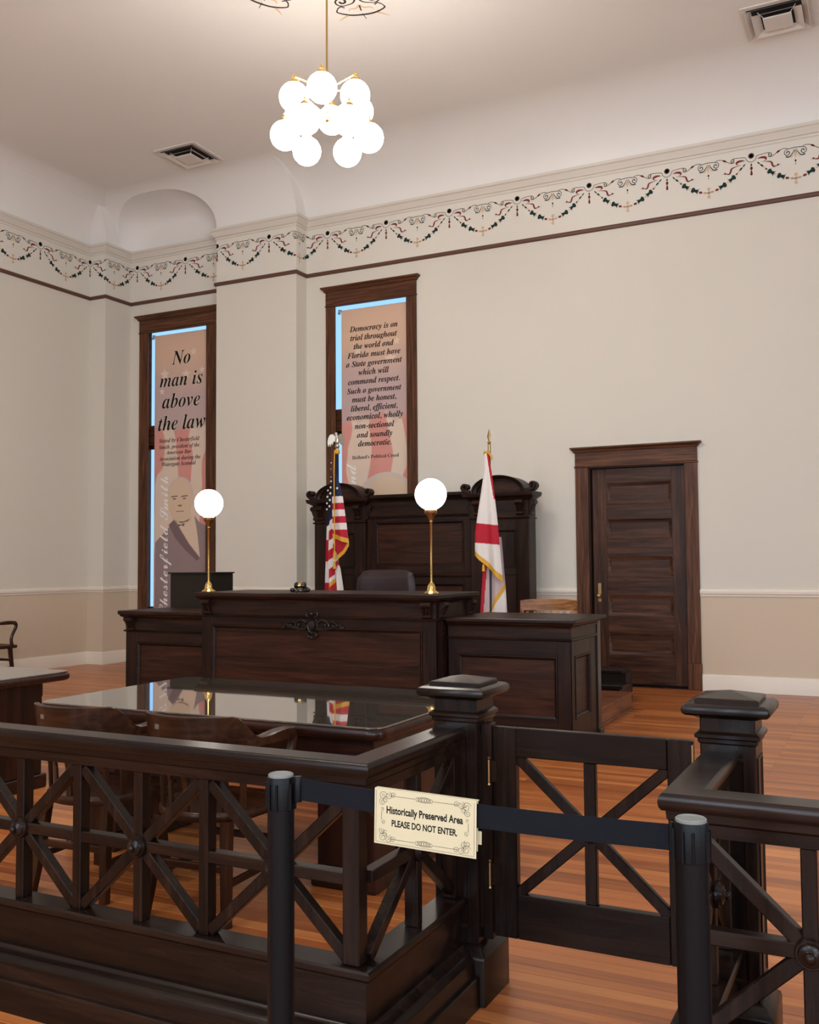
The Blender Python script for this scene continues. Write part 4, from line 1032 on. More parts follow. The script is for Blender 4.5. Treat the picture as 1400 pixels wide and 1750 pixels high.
mb = MB(); mb.lathe([(0.016, -0.06), (0.018, 0.0), (0.024, 0.02), (0.032, 0.03), (0.028, 0.045), (0.012, 0.05)], 16, (ex, ey, ez)); f_ = part(mb, 'finial_base', 'silver', t)
mb = MB(); mb.sphere((ex, ey, ez+0.10), 0.034, 16, 10, sc=(0.9, 0.8, 1.5)); mb.tube([(ex, ey, ez+0.13), (ex-0.002, ey-0.008, ez+0.16), (ex-0.006, ey-0.016, ez+0.185)], lambda t_: 0.02-0.003*t_, 10); mb.sphere((ex-0.008, ey-0.016, ez+0.19), 0.02, 12, 8); mb.tube([(ex-0.012, ey-0.024, ez+0.19), (ex-0.03, ey-0.034, ez+0.18)], lambda t_: 0.010*(1-t_)+0.001, 8)
for sx in (-1, 1): mb.tube([(ex+sx*0.012, ey, ez+0.07), (ex+sx*0.014, ey-0.01, ez+0.04)], 0.008, 8)
eg = part(mb, 'eagle_body', 'silver', t)
for sx in (-1, 1):
    pts = [(0.015, 0.15), (0.05, 0.185), (0.085, 0.18), (0.108, 0.14), (0.118, 0.09), (0.112, 0.03), (0.092, 0.065), (0.085, 0.03), (0.07, 0.075), (0.058, 0.05), (0.045, 0.095), (0.02, 0.09)]
    mb = MB(); mb.prism(pts, lambda u, v, a: (ex+sx*u, ey+a-u*0.25, ez+v), -0.012, 0.006); part(mb, 'wing', 'silver', eg, smooth=False)

# ---- white flag with red bars, right
FX, FZ = -4.015, 2.666
fm = lambda zx, zy: (FX+(zx-293)*0.001281, FZ-(zy-240)*0.001211)
t = thing('white_flag', 'white flag with red bars and gold fringe right of the judge', 'flag', (FX, 10.02, 0.17))
flag_stand(t, FX, 10.02, 2.72, 'ebony')
def flcol(zx, zy, v, u):
    if v > 0.955: return GO
    if 873+(zx-215)*0.13 < zy < 1050+(zx-190)*0.1: return RD
    if zy < 660 and zx > 303+(zy-260)*0.143: return RD
    return WH
cloth(t, 'draped_flag', [(240, 272), (420, 272), (870, 215), (1140, 185), (1200, 183)], [(240, 312), (440, 342), (640, 364), (890, 390), (1070, 404), (1400, 432)], 245, 1400, lambda zx: 1165+(zx-185)*0.97, flcol,
      lambda u, v: 9.93-0.03*v*sin(u*9+0.5)-0.02*sin(PI*u), fm, FM, 44, 170)
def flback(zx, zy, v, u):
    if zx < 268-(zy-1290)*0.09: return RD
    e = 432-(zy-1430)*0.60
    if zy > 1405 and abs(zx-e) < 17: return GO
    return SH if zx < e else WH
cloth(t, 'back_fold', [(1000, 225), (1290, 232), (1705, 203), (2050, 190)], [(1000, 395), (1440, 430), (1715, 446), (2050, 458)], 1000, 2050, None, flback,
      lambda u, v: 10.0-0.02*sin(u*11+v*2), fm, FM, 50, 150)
x, z = fm(285, 250)
mb = MB(); mb.tube(spline([(x-0.03, 9.98, z), (x-0.02, 9.96, z+0.03), (x+0.02, 9.96, z+0.02), (x+0.05, 9.97, z-0.02), (x+0.055, 9.97, z-0.06)]), 0.012, 8); part(mb, 'cord_knot', 'gold', t)
x, z = fm(253, 1275); mb = MB(); mb.lathe([(0.004, 0.04), (0.012, 0.03), (0.018, -0.04), (0.001, -0.042)], 12, (x, 9.94, z)); part(mb, 'tassel', 'gold', t)
mb = MB(); mb.lathe([(0.014, 2.68), (0.017, 2.70), (0.017, 2.77), (0.012, 2.775), (0.020, 2.79), (0.020, 2.80), (0.008, 2.81)], 14, (FX, 10.02, 0)); fb = part(mb, 'finial_ferrule', 'brass_dull', t)
mb = MB(); mb.lathe([(0.007, 2.805), (0.012, 2.82), (0.024, 2.86), (0.012, 2.91), (0.001, 2.945)], 4, (FX, 10.02, 0), sy=0.55); part(mb, 'spear_head', 'brass_dull', fb, smooth=False)

# ================================================================== BANNERS
def bannermat(name, starz, seed):
    m, nt, b = newmat(name)
    tc = N(nt, 'ShaderNodeTexCoord'); sp = N(nt, 'ShaderNodeSeparateXYZ'); nt.links.new(tc.outputs['Object'], sp.inputs[0])
    mp = N(nt, 'ShaderNodeMapping'); mp.inputs['Location'].default_value = (seed, 0, seed); mp.inputs['Scale'].default_value = (0.9, 1, 0.45); nt.links.new(tc.outputs['Object'], mp.inputs['Vector'])
    nz = N(nt, 'ShaderNodeTexNoise'); nz.inputs['Scale'].default_value = 1.6; nz.inputs['Detail'].default_value = 2; nt.links.new(mp.outputs['Vector'], nz.inputs['Vector'])
    ma = N(nt, 'ShaderNodeMath', operation='MULTIPLY_ADD'); ma.inputs[1].default_value = 9.0; nt.links.new(nz.outputs['Fac'], ma.inputs[0])
    mxx = N(nt, 'ShaderNodeMath', operation='MULTIPLY'); mxx.inputs[1].default_value = 10.5; nt.links.new(sp.outputs['X'], mxx.inputs[0]); nt.links.new(mxx.outputs[0], ma.inputs[2])
    sn = N(nt, 'ShaderNodeMath', operation='SINE'); nt.links.new(ma.outputs[0], sn.inputs[0])
    cr = N(nt, 'ShaderNodeValToRGB'); e = cr.color_ramp.elements; e[0].position = 0.44; e[0].color = srgb(212, 146, 134); e[1].position = 0.56; e[1].color = srgb(220, 196, 176)
    mr = N(nt, 'ShaderNodeMapRange'); mr.inputs['From Min'].default_value = -1; mr.inputs['From Max'].default_value = 1; nt.links.new(sn.outputs[0], mr.inputs['Value']); nt.links.new(mr.outputs[0], cr.inputs['Fac'])
    nz2 = N(nt, 'ShaderNodeTexNoise'); nz2.inputs['Scale'].default_value = 2.5; nt.links.new(tc.outputs['Object'], nz2.inputs['Vector'])
    zz = N(nt, 'ShaderNodeMath', operation='MULTIPLY_ADD'); zz.inputs[1].default_value = 0.5; nt.links.new(nz2.outputs['Fac'], zz.inputs[0]); nt.links.new(sp.outputs['Z'], zz.inputs[2])
    up_ = N(nt, 'ShaderNodeMapRange'); up_.inputs['From Min'].default_value = starz+0.18; up_.inputs['From Max'].default_value = starz+0.28; nt.links.new(zz.outputs[0], up_.inputs['Value'])
    tp = N(nt, 'ShaderNodeMapRange'); tp.inputs['From Min'].default_value = starz+0.75; tp.inputs['From Max'].default_value = starz+1.3; nt.links.new(zz.outputs[0], tp.inputs['Value'])
    mA = N(nt, 'ShaderNodeMix', data_type='RGBA'); mA.inputs['A'].default_value = srgb(190, 164, 158); mA.inputs['B'].default_value = srgb(214, 178, 152); nt.links.new(tp.outputs[0], mA.inputs['Factor'])
    mB = N(nt, 'ShaderNodeMix', data_type='RGBA'); nt.links.new(up_.outputs[0], mB.inputs['Factor']); nt.links.new(cr.outputs['Color'], mB.inputs['A']); nt.links.new(mA.outputs['Result'], mB.inputs['B'])
    nt.links.new(mB.outputs['Result'], b.inputs['Base Color']); b.inputs['Roughness'].default_value = 0.75; b.inputs['Specular IOR Level'].default_value = 0.2
    return m
M['banner1'] = bannermat('faded_flag_print_a', 2.75, 3.0); M['banner2'] = bannermat('faded_flag_print_b', 2.65, 8.0)
for nm, c in (('pstar', (222, 200, 178)), ('pskin', (214, 186, 158)), ('phair', (206, 186, 172)), ('psuit', (150, 128, 126)), ('pshade', (122, 100, 98)), ('pshirt', (220, 194, 168)), ('pline', (130, 104, 94))):
    M[nm] = plain('print_'+nm, srgb(*c), rough=0.75, spec=0.2)
YBN = 11.56
def letter(parent, body, x, z, width, style, mat, off=0.0, y=YBN-0.0035, name='lettering', grow=0.0):
    vs, fs, a, b_ = text_mesh(body, style, off)
    k = width/(b_-a); mb = MB()
    mb.add([(x+(v.x-a)*k, y-v.z*k*0.12, z+v.y*k) for v in vs], fs); return part(mb, name, mat, parent, smooth=False)
def letter_v(parent, body, xb, z1, length, style, mat, y=YBN-0.0055):
    """script running upwards; baseline on the right at xb, ends at height z1"""
    vs, fs, a, b_ = text_mesh(body, style, 0.0); k = length/(b_-a); mb = MB()
    mb.add([(xb-v.y*k, y-v.z*k*0.12, z1-(b_-v.x)*k) for v in vs], fs); return part(mb, 'script_lettering', mat, parent, smooth=False)
def banner(wx, zt, x0, x1, mat, label):
    t = thing('window_banner', label, 'banner', ((x0+x1)/2, YBN, 0.79))
    mb = MB(); vs = []; n = 40
    for j in range(n+1):
        z = 0.79+(zt-0.79)*j/n; yy = YBN
        vs += [(x0, yy-0.0015, z), (x1, yy-0.0015, z), (x1, yy+0.0015, z), (x0, yy+0.0015, z)]
    mb.add(vs, [(4*j+k, 4*j+(k+1) % 4, 4*j+4+(k+1) % 4, 4*j+4+k) for j in range(n) for k in range(4)] + [(0, 1, 2, 3), (4*n+3, 4*n+2, 4*n+1, 4*n)])
    part(mb, 'fabric', mat, t)
    mb = MB(); RXm = Matrix.Rotation(R(90), 3, 'Y'); mb.lathe([(0.010, 0), (0.010, x1-x0+0.03)], 12, (x0-0.02, YBN+0.014, zt-0.003), RXm); part(mb, 'roller', 'pshade', t)
    mb = MB(); mb.box(wx[0]+0.001, x0-0.004, YBN-0.004, YBN+0.02, zt+0.0, zt+0.02, c=0.003); mb.lathe([(0.001, 0), (0.022, 0), (0.022, 0.02), (0.001, 0.02)], 14, (x0-0.03, YBN+0.008, zt-0.03), Matrix.Rotation(R(90), 3, 'X')); part(mb, 'roller_bracket', 'steel', t)
    mb = MB(); mb.box(x0+0.003, x1-0.003, YBN-0.004, YBN+0.004, 0.79, 0.815, c=0.002); part(mb, 'bottom_hem', 'pshade', t)
    return t
def printed(t, name, poly, mat, lv):
    mb = MB(); mb.prism(poly, lambda u, v, a: (u, a, v), YBN-0.0022-0.0002*lv, YBN-0.0020); return part(mb, name, mat, t, smooth=False)
t1 = banner(WIN[0], 4.968, -10.124, -9.10, 'banner1', 'window banner reading No man is above the law')
for (s_, x, z, wd) in (('No', -9.793, 4.497, 0.355), ('man is', -10.025, 4.167, 0.815), ('above', -9.977, 3.839, 0.722), ('the law', -10.053, 3.503, 0.901)):
    letter(t1, s_, x, z, wd, 'bi', 'pstar', 0.022, YBN-0.0030, 'lettering_halo'); letter(t1, s_, x, z, wd, 'bi', 'ink')
for (s_, x, z, wd) in (('Stated by Chesterfield', -10.035, 3.317, 0.771), ('Smith, president of the', -10.034, 3.22, 0.773), ('American Bar', -9.897, 3.133, 0.481), ('Association during the', -10.032, 3.041, 0.791), ('Watergate Scandal', -9.975, 2.957, 0.647)):
    letter(t1, s_, x, z, wd, 'bi', 'inkbrown')
mb = MB()
for x, z, r_ in ((-9.93, 4.36, 0.10), (-9.52, 4.33, 0.09), (-9.38, 4.66, 0.07), (-9.22, 4.37, 0.06), (-9.98, 4.10, 0.06)): mb = MB(); star5(mb, (x, z), r_, YBN-0.0024); part(mb, 'printed_star', 'pstar', t1, smooth=False)
def ell(cx, cz, rx, rz, n=28, a0=0, a1=2*PI): return [(cx+rx*cos(a0+(a1-a0)*i/n), cz+rz*sin(a0+(a1-a0)*i/n)) for i in range(n)]
printed(t1, 'printed_suit', [(-10.10, 0.82), (-9.11, 0.82), (-9.11, 2.02), (-9.27, 2.10), (-9.36, 2.20), (-9.72, 2.12), (-9.90, 1.97), (-10.10, 1.80)], 'psuit', 1)
printed(t1, 'printed_shirt', [(-9.72, 2.16), (-9.36, 2.22), (-9.30, 1.95), (-9.245, 1.57), (-9.45, 1.78), (-9.60, 1.98)], 'pshirt', 2)
printed(t1, 'printed_hair', ell(-9.62, 2.52, 0.245, 0.26), 'phair', 2)
printed(t1, 'printed_neck', [(-9.76, 2.30), (-9.42, 2.30), (-9.40, 2.12), (-9.56, 2.04), (-9.70, 2.12)], 'pskin', 3)
printed(t1, 'printed_face', ell(-9.625, 2.42, 0.225, 0.325), 'pskin', 4)
for cx_ in (-9.855, -9.395): printed(t1, 'printed_ear', ell(cx_, 2.42, 0.03, 0.075, 14), 'pskin', 3)
for cx_ in (-9.73, -9.54):
    printed(t1, 'printed_brow', [(cx_-0.065, 2.475), (cx_+0.065, 2.485), (cx_+0.055, 2.503), (cx_-0.055, 2.495)], 'pline', 5)
    printed(t1, 'printed_eye', ell(cx_, 2.452, 0.035, 0.011, 12), 'pshade', 5)
printed(t1, 'printed_nose', [(-9.66, 2.36), (-9.59, 2.36), (-9.58, 2.345), (-9.625, 2.333), (-9.67, 2.345)], 'pline', 5)
printed(t1, 'printed_mouth', [(-9.70, 2.265), (-9.55, 2.27), (-9.55, 2.258), (-9.70, 2.255)], 'pline', 5)
printed(t1, 'printed_bow_tie', [(-9.66, 2.075), (-9.60, 2.06), (-9.54, 2.09), (-9.54, 2.035), (-9.60, 2.05), (-9.66, 2.03)], 'pshade', 5)
printed(t1, 'printed_lapel', [(-9.84, 2.06), (-9.74, 2.14), (-9.58, 1.93), (-9.42, 1.73), (-9.25, 1.56), (-9.30, 1.52), (-9.52, 1.68), (-9.70, 1.85)], 'pshade', 3)
printed(t1, 'printed_chin_shadow', [(-9.80, 2.17), (-9.72, 2.13), (-9.60, 2.085), (-9.47, 2.11), (-9.43, 2.15), (-9.55, 2.11), (-9.66, 2.11)], 'pline', 4.5)
letter_v(t1, 'Chesterfield Smith', -9.852, 2.80, 2.10, 'scr', 'inkwhite')
t2 = banner(WIN[1], 4.958, -6.808, -5.775, 'banner2', 'window banner reading Democracy is on trial throughout the world')
L2 = [('Democracy is on', -6.676, 4.645, 0.743), ('trial throughout', -6.667, 4.521, 0.725), ('the world and', -6.615, 4.399, 0.623), ('Florida must have', -6.714, 4.279, 0.82), ('a State government', -6.735, 4.158, 0.865), ('which will', -6.541, 4.036, 0.473), ('command respect.', -6.705, 3.913, 0.803), ('Such a government', -6.722, 3.788, 0.84), ('must be honest,', -6.645, 3.668, 0.686), ('liberal, efficient,', -6.662, 3.544, 0.722), ('economical, wholly', -6.728, 3.424, 0.867), ('non-sectional', -6.602, 3.3, 0.61), ('and soundly', -6.569, 3.177, 0.547), ('democratic.', -6.551, 3.057, 0.517)]
for s_, x, z, wd in L2: letter(t2, s_, x, z, wd, 'bi', 'inkbrown', 0.010)
letter(t2, "Holland's Political Creed", -6.644, 2.886, 0.717, 'b', 'inkbrown')
letter_v(t2, 'Holland', -6.585, 2.83, 0.95, 'scr', 'inkwhite')
printed(t2, 'printed_hair', ell(-6.12, 2.36, 0.42, 0.33), 'phair', 1)
printed(t2, 'printed_head', ell(-6.10, 2.27, 0.36, 0.36), 'pskin', 2)
mb = MB()
for x, z, r_ in ((-6.55, 4.38, 0.07), (-6.05, 4.22, 0.10), (-5.95, 4.45, 0.06)): mb = MB(); star5(mb, (x, z), r_, YBN-0.0024); part(mb, 'printed_star', 'pstar', t2, smooth=False)

# ================================================================== CHANDELIER
def chandelier(cx, cy, label):
    t = thing('chandelier', label, 'chandelier', (cx, cy, ZCEIL), local=True)
    nv = Vector((0.52, -0.854, 0)); rv = Vector((0.854, 0.52, 0)); Z0 = -ZCEIL
    mb = MB(); mb.lathe([(0.009, Z0+5.30), (0.009, -0.02)], 12); part(mb, 'rod', 'brass_dull', t)
    mb = MB(); mb.lathe([(0.012, -0.10), (0.03, -0.085), (0.06, -0.04), (0.075, -0.012), (0.075, 0.0)], 24); part(mb, 'canopy', 'brass', t)
    mb = MB(); mb.lathe([(0.001, Z0+5.235), (0.010, Z0+5.24), (0.016, Z0+5.255), (0.030, Z0+5.265), (0.042, Z0+5.29), (0.042, Z0+5.32), (0.018, Z0+5.34), (0.014, Z0+5.37), (0.02, Z0+5.40), (0.018, Z0+5.50), (0.038, Z0+5.52), (0.042, Z0+5.545), (0.038, Z0+5.565), (0.018, Z0+5.58), (0.012, Z0+5.62)], 20); part(mb, 'hub', 'brass', t)
    for (th0, rad, zc, zh) in ((-8, 0.30, 5.414, 5.545), (30, 0.36, 5.132, 5.305)):
        for k in range(6):
            th = R(th0+60*k); p = (rv*sin(th)+nv*cos(th))*rad; zg = Z0+zc; pd = p.normalized()
            mb = MB(); tip = Vector((p.x, p.y, zg+0.185)); mb.tube([pd*0.03+Vector((0, 0, Z0+zh)), p*0.5+Vector((0, 0, (Z0+zh)*0.5+(zg+0.185)*0.5)), tip+pd*0.012], 0.0075, 8); ar = part(mb, 'arm', 'brass', t)
            mb = MB(); mb.lathe([(0.045, 0.118), (0.047, 0.128), (0.040, 0.145), (0.022, 0.160), (0.012, 0.172), (0.011, 0.195), (0.006, 0.203), (0.001, 0.205)], 18, (p.x, p.y, zg)); part(mb, 'globe_cap', 'brass', ar)
            mb = MB(); mb.sphere((p.x, p.y, zg), 0.126, 28, 16); part(mb, 'globe', 'globe', ar, ang=80)
    return t
ch1 = chandelier(-4.285, 7.045, 'brass chandelier with two tiers of lit white globes')
# unseen copy added behind the camera to help light the room
c = copy_tree(ch1); c.location = (-4.285, -0.6, ZCEIL); c['label'] = 'unseen brass globe chandelier added behind the viewer for light'
# ================================================================== COUNSEL TABLES
def rrect(x0, x1, y0, y1, r, n=6):
    out = []
    for cx, cy, a0 in ((x1-r, y0+r, -PI/2), (x1-r, y1-r, 0), (x0+r, y1-r, PI/2), (x0+r, y0+r, PI)):
        out += [(cx+r*cos(a0+PI/2*i/n), cy+r*sin(a0+PI/2*i/n)) for i in range(n+1)]
    return out
def loft(mb, levels):
    n = len(levels[0][0]); vs = [(x, y, z) for P_, z in levels for x, y in P_]
    fs = [(j*n+i, j*n+(i+1) % n, (j+1)*n+(i+1) % n, (j+1)*n+i) for j in range(len(levels)-1) for i in range(n)]
    fs += [tuple(reversed(range(n))), tuple((len(levels)-1)*n+i for i in range(n))]
    return mb.add(vs, fs)
def table(x0, x1, y0, y1, label):
    t = thing('counsel_table', label, 'table', ((x0+x1)/2, (y0+y1)/2, 0), group='counsel tables')
    q = lambda i: rrect(x0+i, x1-i, y0+i, y1-i, 0.07-i*0.5)
    mb = MB(); loft(mb, [(q(0.02), 0.700), (q(0.006), 0.706), (q(0.0), 0.718), (q(0.0), 0.738), (q(0.006), 0.748), (q(0.014), 0.752)]); part(mb, 'tabletop', 'tableX', t, ang=50)
    mb = MB(); loft(mb, [(q(0.012), 0.752), (q(0.010), 0.754), (q(0.010), 0.759), (q(0.012), 0.761)]); part(mb, 'glass_top', 'tableglass', t, smooth=False)
    mb = MB(); mb.box(x0+0.13, x1-0.13, y0+0.15, y0+0.175, 0.60, 0.70); mb.box(x0+0.13, x1-0.13, y1-0.175, y1-0.15, 0.60, 0.70); part(mb, 'apron', 'tableX', t)
    for a, b_ in ((x0+0.12, x0+0.42), (x1-0.42, x1-0.12)):
        mb = MB(); mb.box(a, b_, y0+0.16, y1-0.16, 0.09, 0.70, c=0.006); p = part(mb, 'pedestal', 'tableZ', t)
        mb = MB(); mb.box(a-0.02, b_+0.02, y0+0.13, y1-0.13, 0, 0.09, c=0.008); part(mb, 'plinth', 'tableX', p)
    return t
table(-4.085, -2.02, 3.745, 4.99, 'glass-topped counsel table with two captain chairs behind the railing')
table(-7.12, -5.035, 3.745, 4.96, 'glass-topped counsel table cut off by the left edge')

# ================================================================== CAPTAIN'S CHAIRS
def captain_chair(label):
    t = thing('captain_chair', label, 'chair', (0, 0, 0), local=True, group='dark oak captain chairs')
    # bent arm-and-crest rail, front = +Y
    mb = MB(); n = 48; vs = []
    for i in range(n+1):
        q = i/n; a = -1+2*q
        # plan: straight arms joined by a half ellipse round the back
        s_ = abs(a); sg = 1 if a > 0 else -1
        if s_ < 0.62: ang = s_/0.62*PI/2; x = sg*0.262*sin(ang); y = -0.03-0.235*cos(ang)
        else: f = (s_-0.62)/0.38; x = sg*(0.262+0.015*sin(f*PI)); y = -0.03+0.22*f
        k = min(1, max(0, (s_-0.34)/0.20)); k = k*k*(3-2*k)
        top = 0.850*(1-k)+0.752*k + (0.012*sin((s_-0.62)/0.38*PI) if s_ > 0.62 else 0); bot = 0.695*(1-k)+0.716*k
        th = 0.013*(1-k)+0.030*k
        d = Vector((x, y+0.03, 0)); nn = Vector((x/0.262**2, (y+0.03)/0.235**2, 0)).normalized() if s_ < 0.62 else Vector((sg, 0, 0))
        lean = nn*(0.02*(1-k))
        for (o, z) in ((-th, bot), (th, bot), (th, top-0.004), (th*0.6, top), (-th*0.6, top), (-th, top-0.004)):
            pt = Vector((x, y, 0))+nn*o+lean*((z-0.7)/0.15); vs.append((pt.x, pt.y, z))
    fs = [(6*i+k, 6*i+(k+1) % 6, 6*i+6+(k+1) % 6, 6*i+6+k) for i in range(n) for k in range(6)] + [tuple(range(6)), tuple(reversed([6*n+k for k in range(6)]))]
    mb.add(vs, fs); cr = part(mb, 'crest_and_arm_rail', 'chairX', t, ang=45)
    mb = MB(); mb.obox((-0.1095, -0.2727, 0.80), (0.015, 0.0018, 0.010), Matrix.Rotation(R(-20.3), 3, 'Z'), 0.0006); part(mb, 'label_plate', 'plate', cr)
    for sg in (-1, 1):
        mb = MB(); mb.tube(spline([(sg*0.264, 0.165, 0.735), (sg*0.264, 0.20, 0.715), (sg*0.262, 0.20, 0.67), (sg*0.252, 0.17, 0.60), (sg*0.243, 0.15, 0.53), (sg*0.24, 0.16, 0.46), (sg*0.24, 0.17, 0.435)], 5), lambda q: 0.026-0.006*sin(q*PI), 10, flat=1.0); part(mb, 'arm_support', 'chairZ', t)
    for k in range(7):
        a = R(-66+22*k); mb = MB()
        x0_, y0_ = 0.225*sin(a), -0.03-0.185*cos(a); x1_, y1_ = 0.258*sin(a), -0.03-0.228*cos(a)
        p0, p1 = Vector((x0_, y0_, 0.43)), Vector((x1_, y1_, 0.71)); md = (p0+p1)/2+Vector((sin(a)*-0.012, cos(a)*0.012, 0))
        for u, v in ((p0, md), (md, p1)): mb.bar(u, v, 0.030, 0.012, up=(sin(a), -cos(a), 0), c=0.002)
        part(mb, 'slat', 'chairZ', t)
    q = lambda i, dz=0: [(x*(1-i), y*(1-i)) for x, y in ([(0.245*sin(b_), -0.02-0.215*cos(b_)) for b_ in [PI/2-PI*k/16 for k in range(17)]][::-1] + [(0.265, 0.12), (0.255, 0.235), (0.20, 0.262), (0, 0.268), (-0.20, 0.262), (-0.255, 0.235), (-0.265, 0.12)])]
    mb = MB(); loft(mb, [(q(0.06), 0.405), (q(0.01), 0.412), (q(0.0), 0.425), (q(0.005), 0.44), (q(0.03), 0.447), (q(0.3), 0.436), (q(0.7), 0.430)]); part(mb, 'seat', 'chairX', t, ang=50)
    for sx in (-1, 1):
        for sy, yt, yb in ((-1, -0.17, -0.225), (1, 0.19, 0.225)):
            mb = MB(); mb.tube(spline([(sx*0.17, yt, 0.41), (sx*0.178, yt+(yb-yt)*0.3, 0.27), (sx*0.19, yt+(yb-yt)*0.6, 0.14), (sx*0.205, yb, 0.0)], 4), lambda q: 0.030-0.006*q, 4); part(mb, 'leg', 'chairZ', t, smooth=False)
        mb = MB(); mb.bar((sx*0.188, -0.205, 0.16), (sx*0.188, 0.21, 0.16), 0.022, 0.028, up=(0, 0, 1), c=0.003); part(mb, 'stretcher', 'chairY', t)
    mb = MB(); mb.bar((-0.185, 0.2, 0.25), (0.185, 0.2, 0.25), 0.022, 0.03, up=(0, 0, 1), c=0.003); part(mb, 'stretcher', 'chairX', t)
    mb = MB(); mb.bar((-0.185, -0.19, 0.22), (0.185, -0.19, 0.22), 0.022, 0.03, up=(0, 0, 1), c=0.003); part(mb, 'stretcher', 'chairX', t)
    return t
c1 = captain_chair('dark oak captain chair at the left front of the glass-topped table')
c1.location = (-3.36, 3.492, 0); c1.rotation_euler = (0, 0, R(4))
c2 = copy_tree(c1); c2.location = (-2.70, 3.495, 0); c2.rotation_euler = (0, 0, R(3)); c2['label'] = 'dark oak captain chair at the middle front of the glass-topped table'
c3 = copy_tree(c1); c3.location = (-10.50, 8.88, 0); c3.rotation_euler = (0, 0, R(-3)); c3['label'] = 'dark oak captain chair standing against the left wall'

# ================================================================== COURTROOM BAR
ZT, ZF, ZB, ZSILL, ZPAN = 0.915, 0.815, 0.312, 0.342, 0.165
YC_ = 2.47
def bar_run(t, fn, out, rosettes, h, ends, clip0=None, clip1=None):
    """balusters, braces, mid rail and rosettes; fn(u, v, a) world mapping, out = outward direction"""
    zc = (ZF+ZSILL)/2
    def bar_(name, u0, v0, u1, v1, wd, th, mat):
        mb = MB(); mb.bar(fn(u0, v0, 0), fn(u1, v1, 0), wd, th, up=out, c=0.003); return part(mb, name, mat, t)
    ax = 'X' if abs(out[1]) > 0.5 else 'Y'
    for r_ in rosettes:
        bar_('baluster', r_, ZSILL, r_, ZF, 0.036, 0.046, 'barZ')
        for su in (-1, 1):
            bar_('mid_rail', r_, zc, r_+su*(h-0.016), zc, 0.036, 0.040, 'bar'+ax)
            for sv in (-1, 1): bar_('brace', r_, zc, r_+su*(h-0.018), zc+sv*((ZF-ZSILL)/2-0.012), 0.036, 0.036, 'barZ')
        for sgn in (1, -1):
            mb = MB(); o = Vector(out)*sgn; ctr = Vector(fn(r_, zc, 0))+o*0.022
            rot = Vector((0, 0, 1)).rotation_difference(o).to_matrix()
            mb.lathe([(0.036, 0.0), (0.036, 0.006), (0.033, 0.011), (0.029, 0.011), (0.025, 0.019), (0.018, 0.021), (0.012, 0.026), (0.011, 0.034), (0.006, 0.039), (0.001, 0.040)], 24, ctr, rot); part(mb, 'rosette', 'barZ', t)
    for e in ends: bar_('baluster', e, ZSILL, e, ZF, 0.036, 0.046, 'barZ')
def bar_rails(t, path, ends=True):
    mb = MB(); mb.sweep(path, [(-0.044, 0.873), (0.044, 0.873), (0.050, 0.882), (0.052, 0.895), (0.049, 0.908), (0.042, ZT), (-0.042, ZT), (-0.049, 0.908), (-0.052, 0.895), (-0.050, 0.882)]); part(mb, 'top_rail', 'barX', t)
    mb = MB(); mb.sweep(path, [(-0.022, ZF), (0.024, ZF), (0.026, 0.845), (0.034, 0.852), (0.036, 0.873), (-0.036, 0.873), (-0.03, 0.85), (-0.022, 0.845)]); part(mb, 'fascia', 'barX', t)
    mb = MB(); mb.sweep(path, [(-0.044, ZB), (0.044, ZB), (0.050, 0.320), (0.050, 0.335), (0.045, ZSILL), (-0.045, ZSILL), (-0.05, 0.335), (-0.05, 0.32)]); part(mb, 'sill', 'barX', t)
    mb = MB(); mb.sweep(path, [(-0.03, 0.0), (0.028, 0.0), (0.028, ZB), (-0.03, ZB)]); part(mb, 'kick_panel', 'barX', t)
    mb = MB(); mb.sweep(path, [(0.02, 0.142), (0.088, 0.142), (0.088, 0.152), (0.074, 0.160), (0.068, 0.170), (0.050, 0.176), (0.040, 0.188), (0.02, 0.190)]); part(mb, 'base_molding', 'barX', t)
    mb = MB(); mb.sweep(path, [(0.02, 0.0), (0.108, 0.0), (0.108, 0.098), (0.104, 0.103), (0.092, 0.105), (0.088, 0.142), (0.02, 0.142)]); part(mb, 'baseboard', 'barX', t)
def corner_post(t, x, y):
    mb = MB(); mb.box(x-0.027, x+0.027, y-0.027, y+0.027, ZSILL, ZF, c=0.004); part(mb, 'corner_post', 'barZ', t)
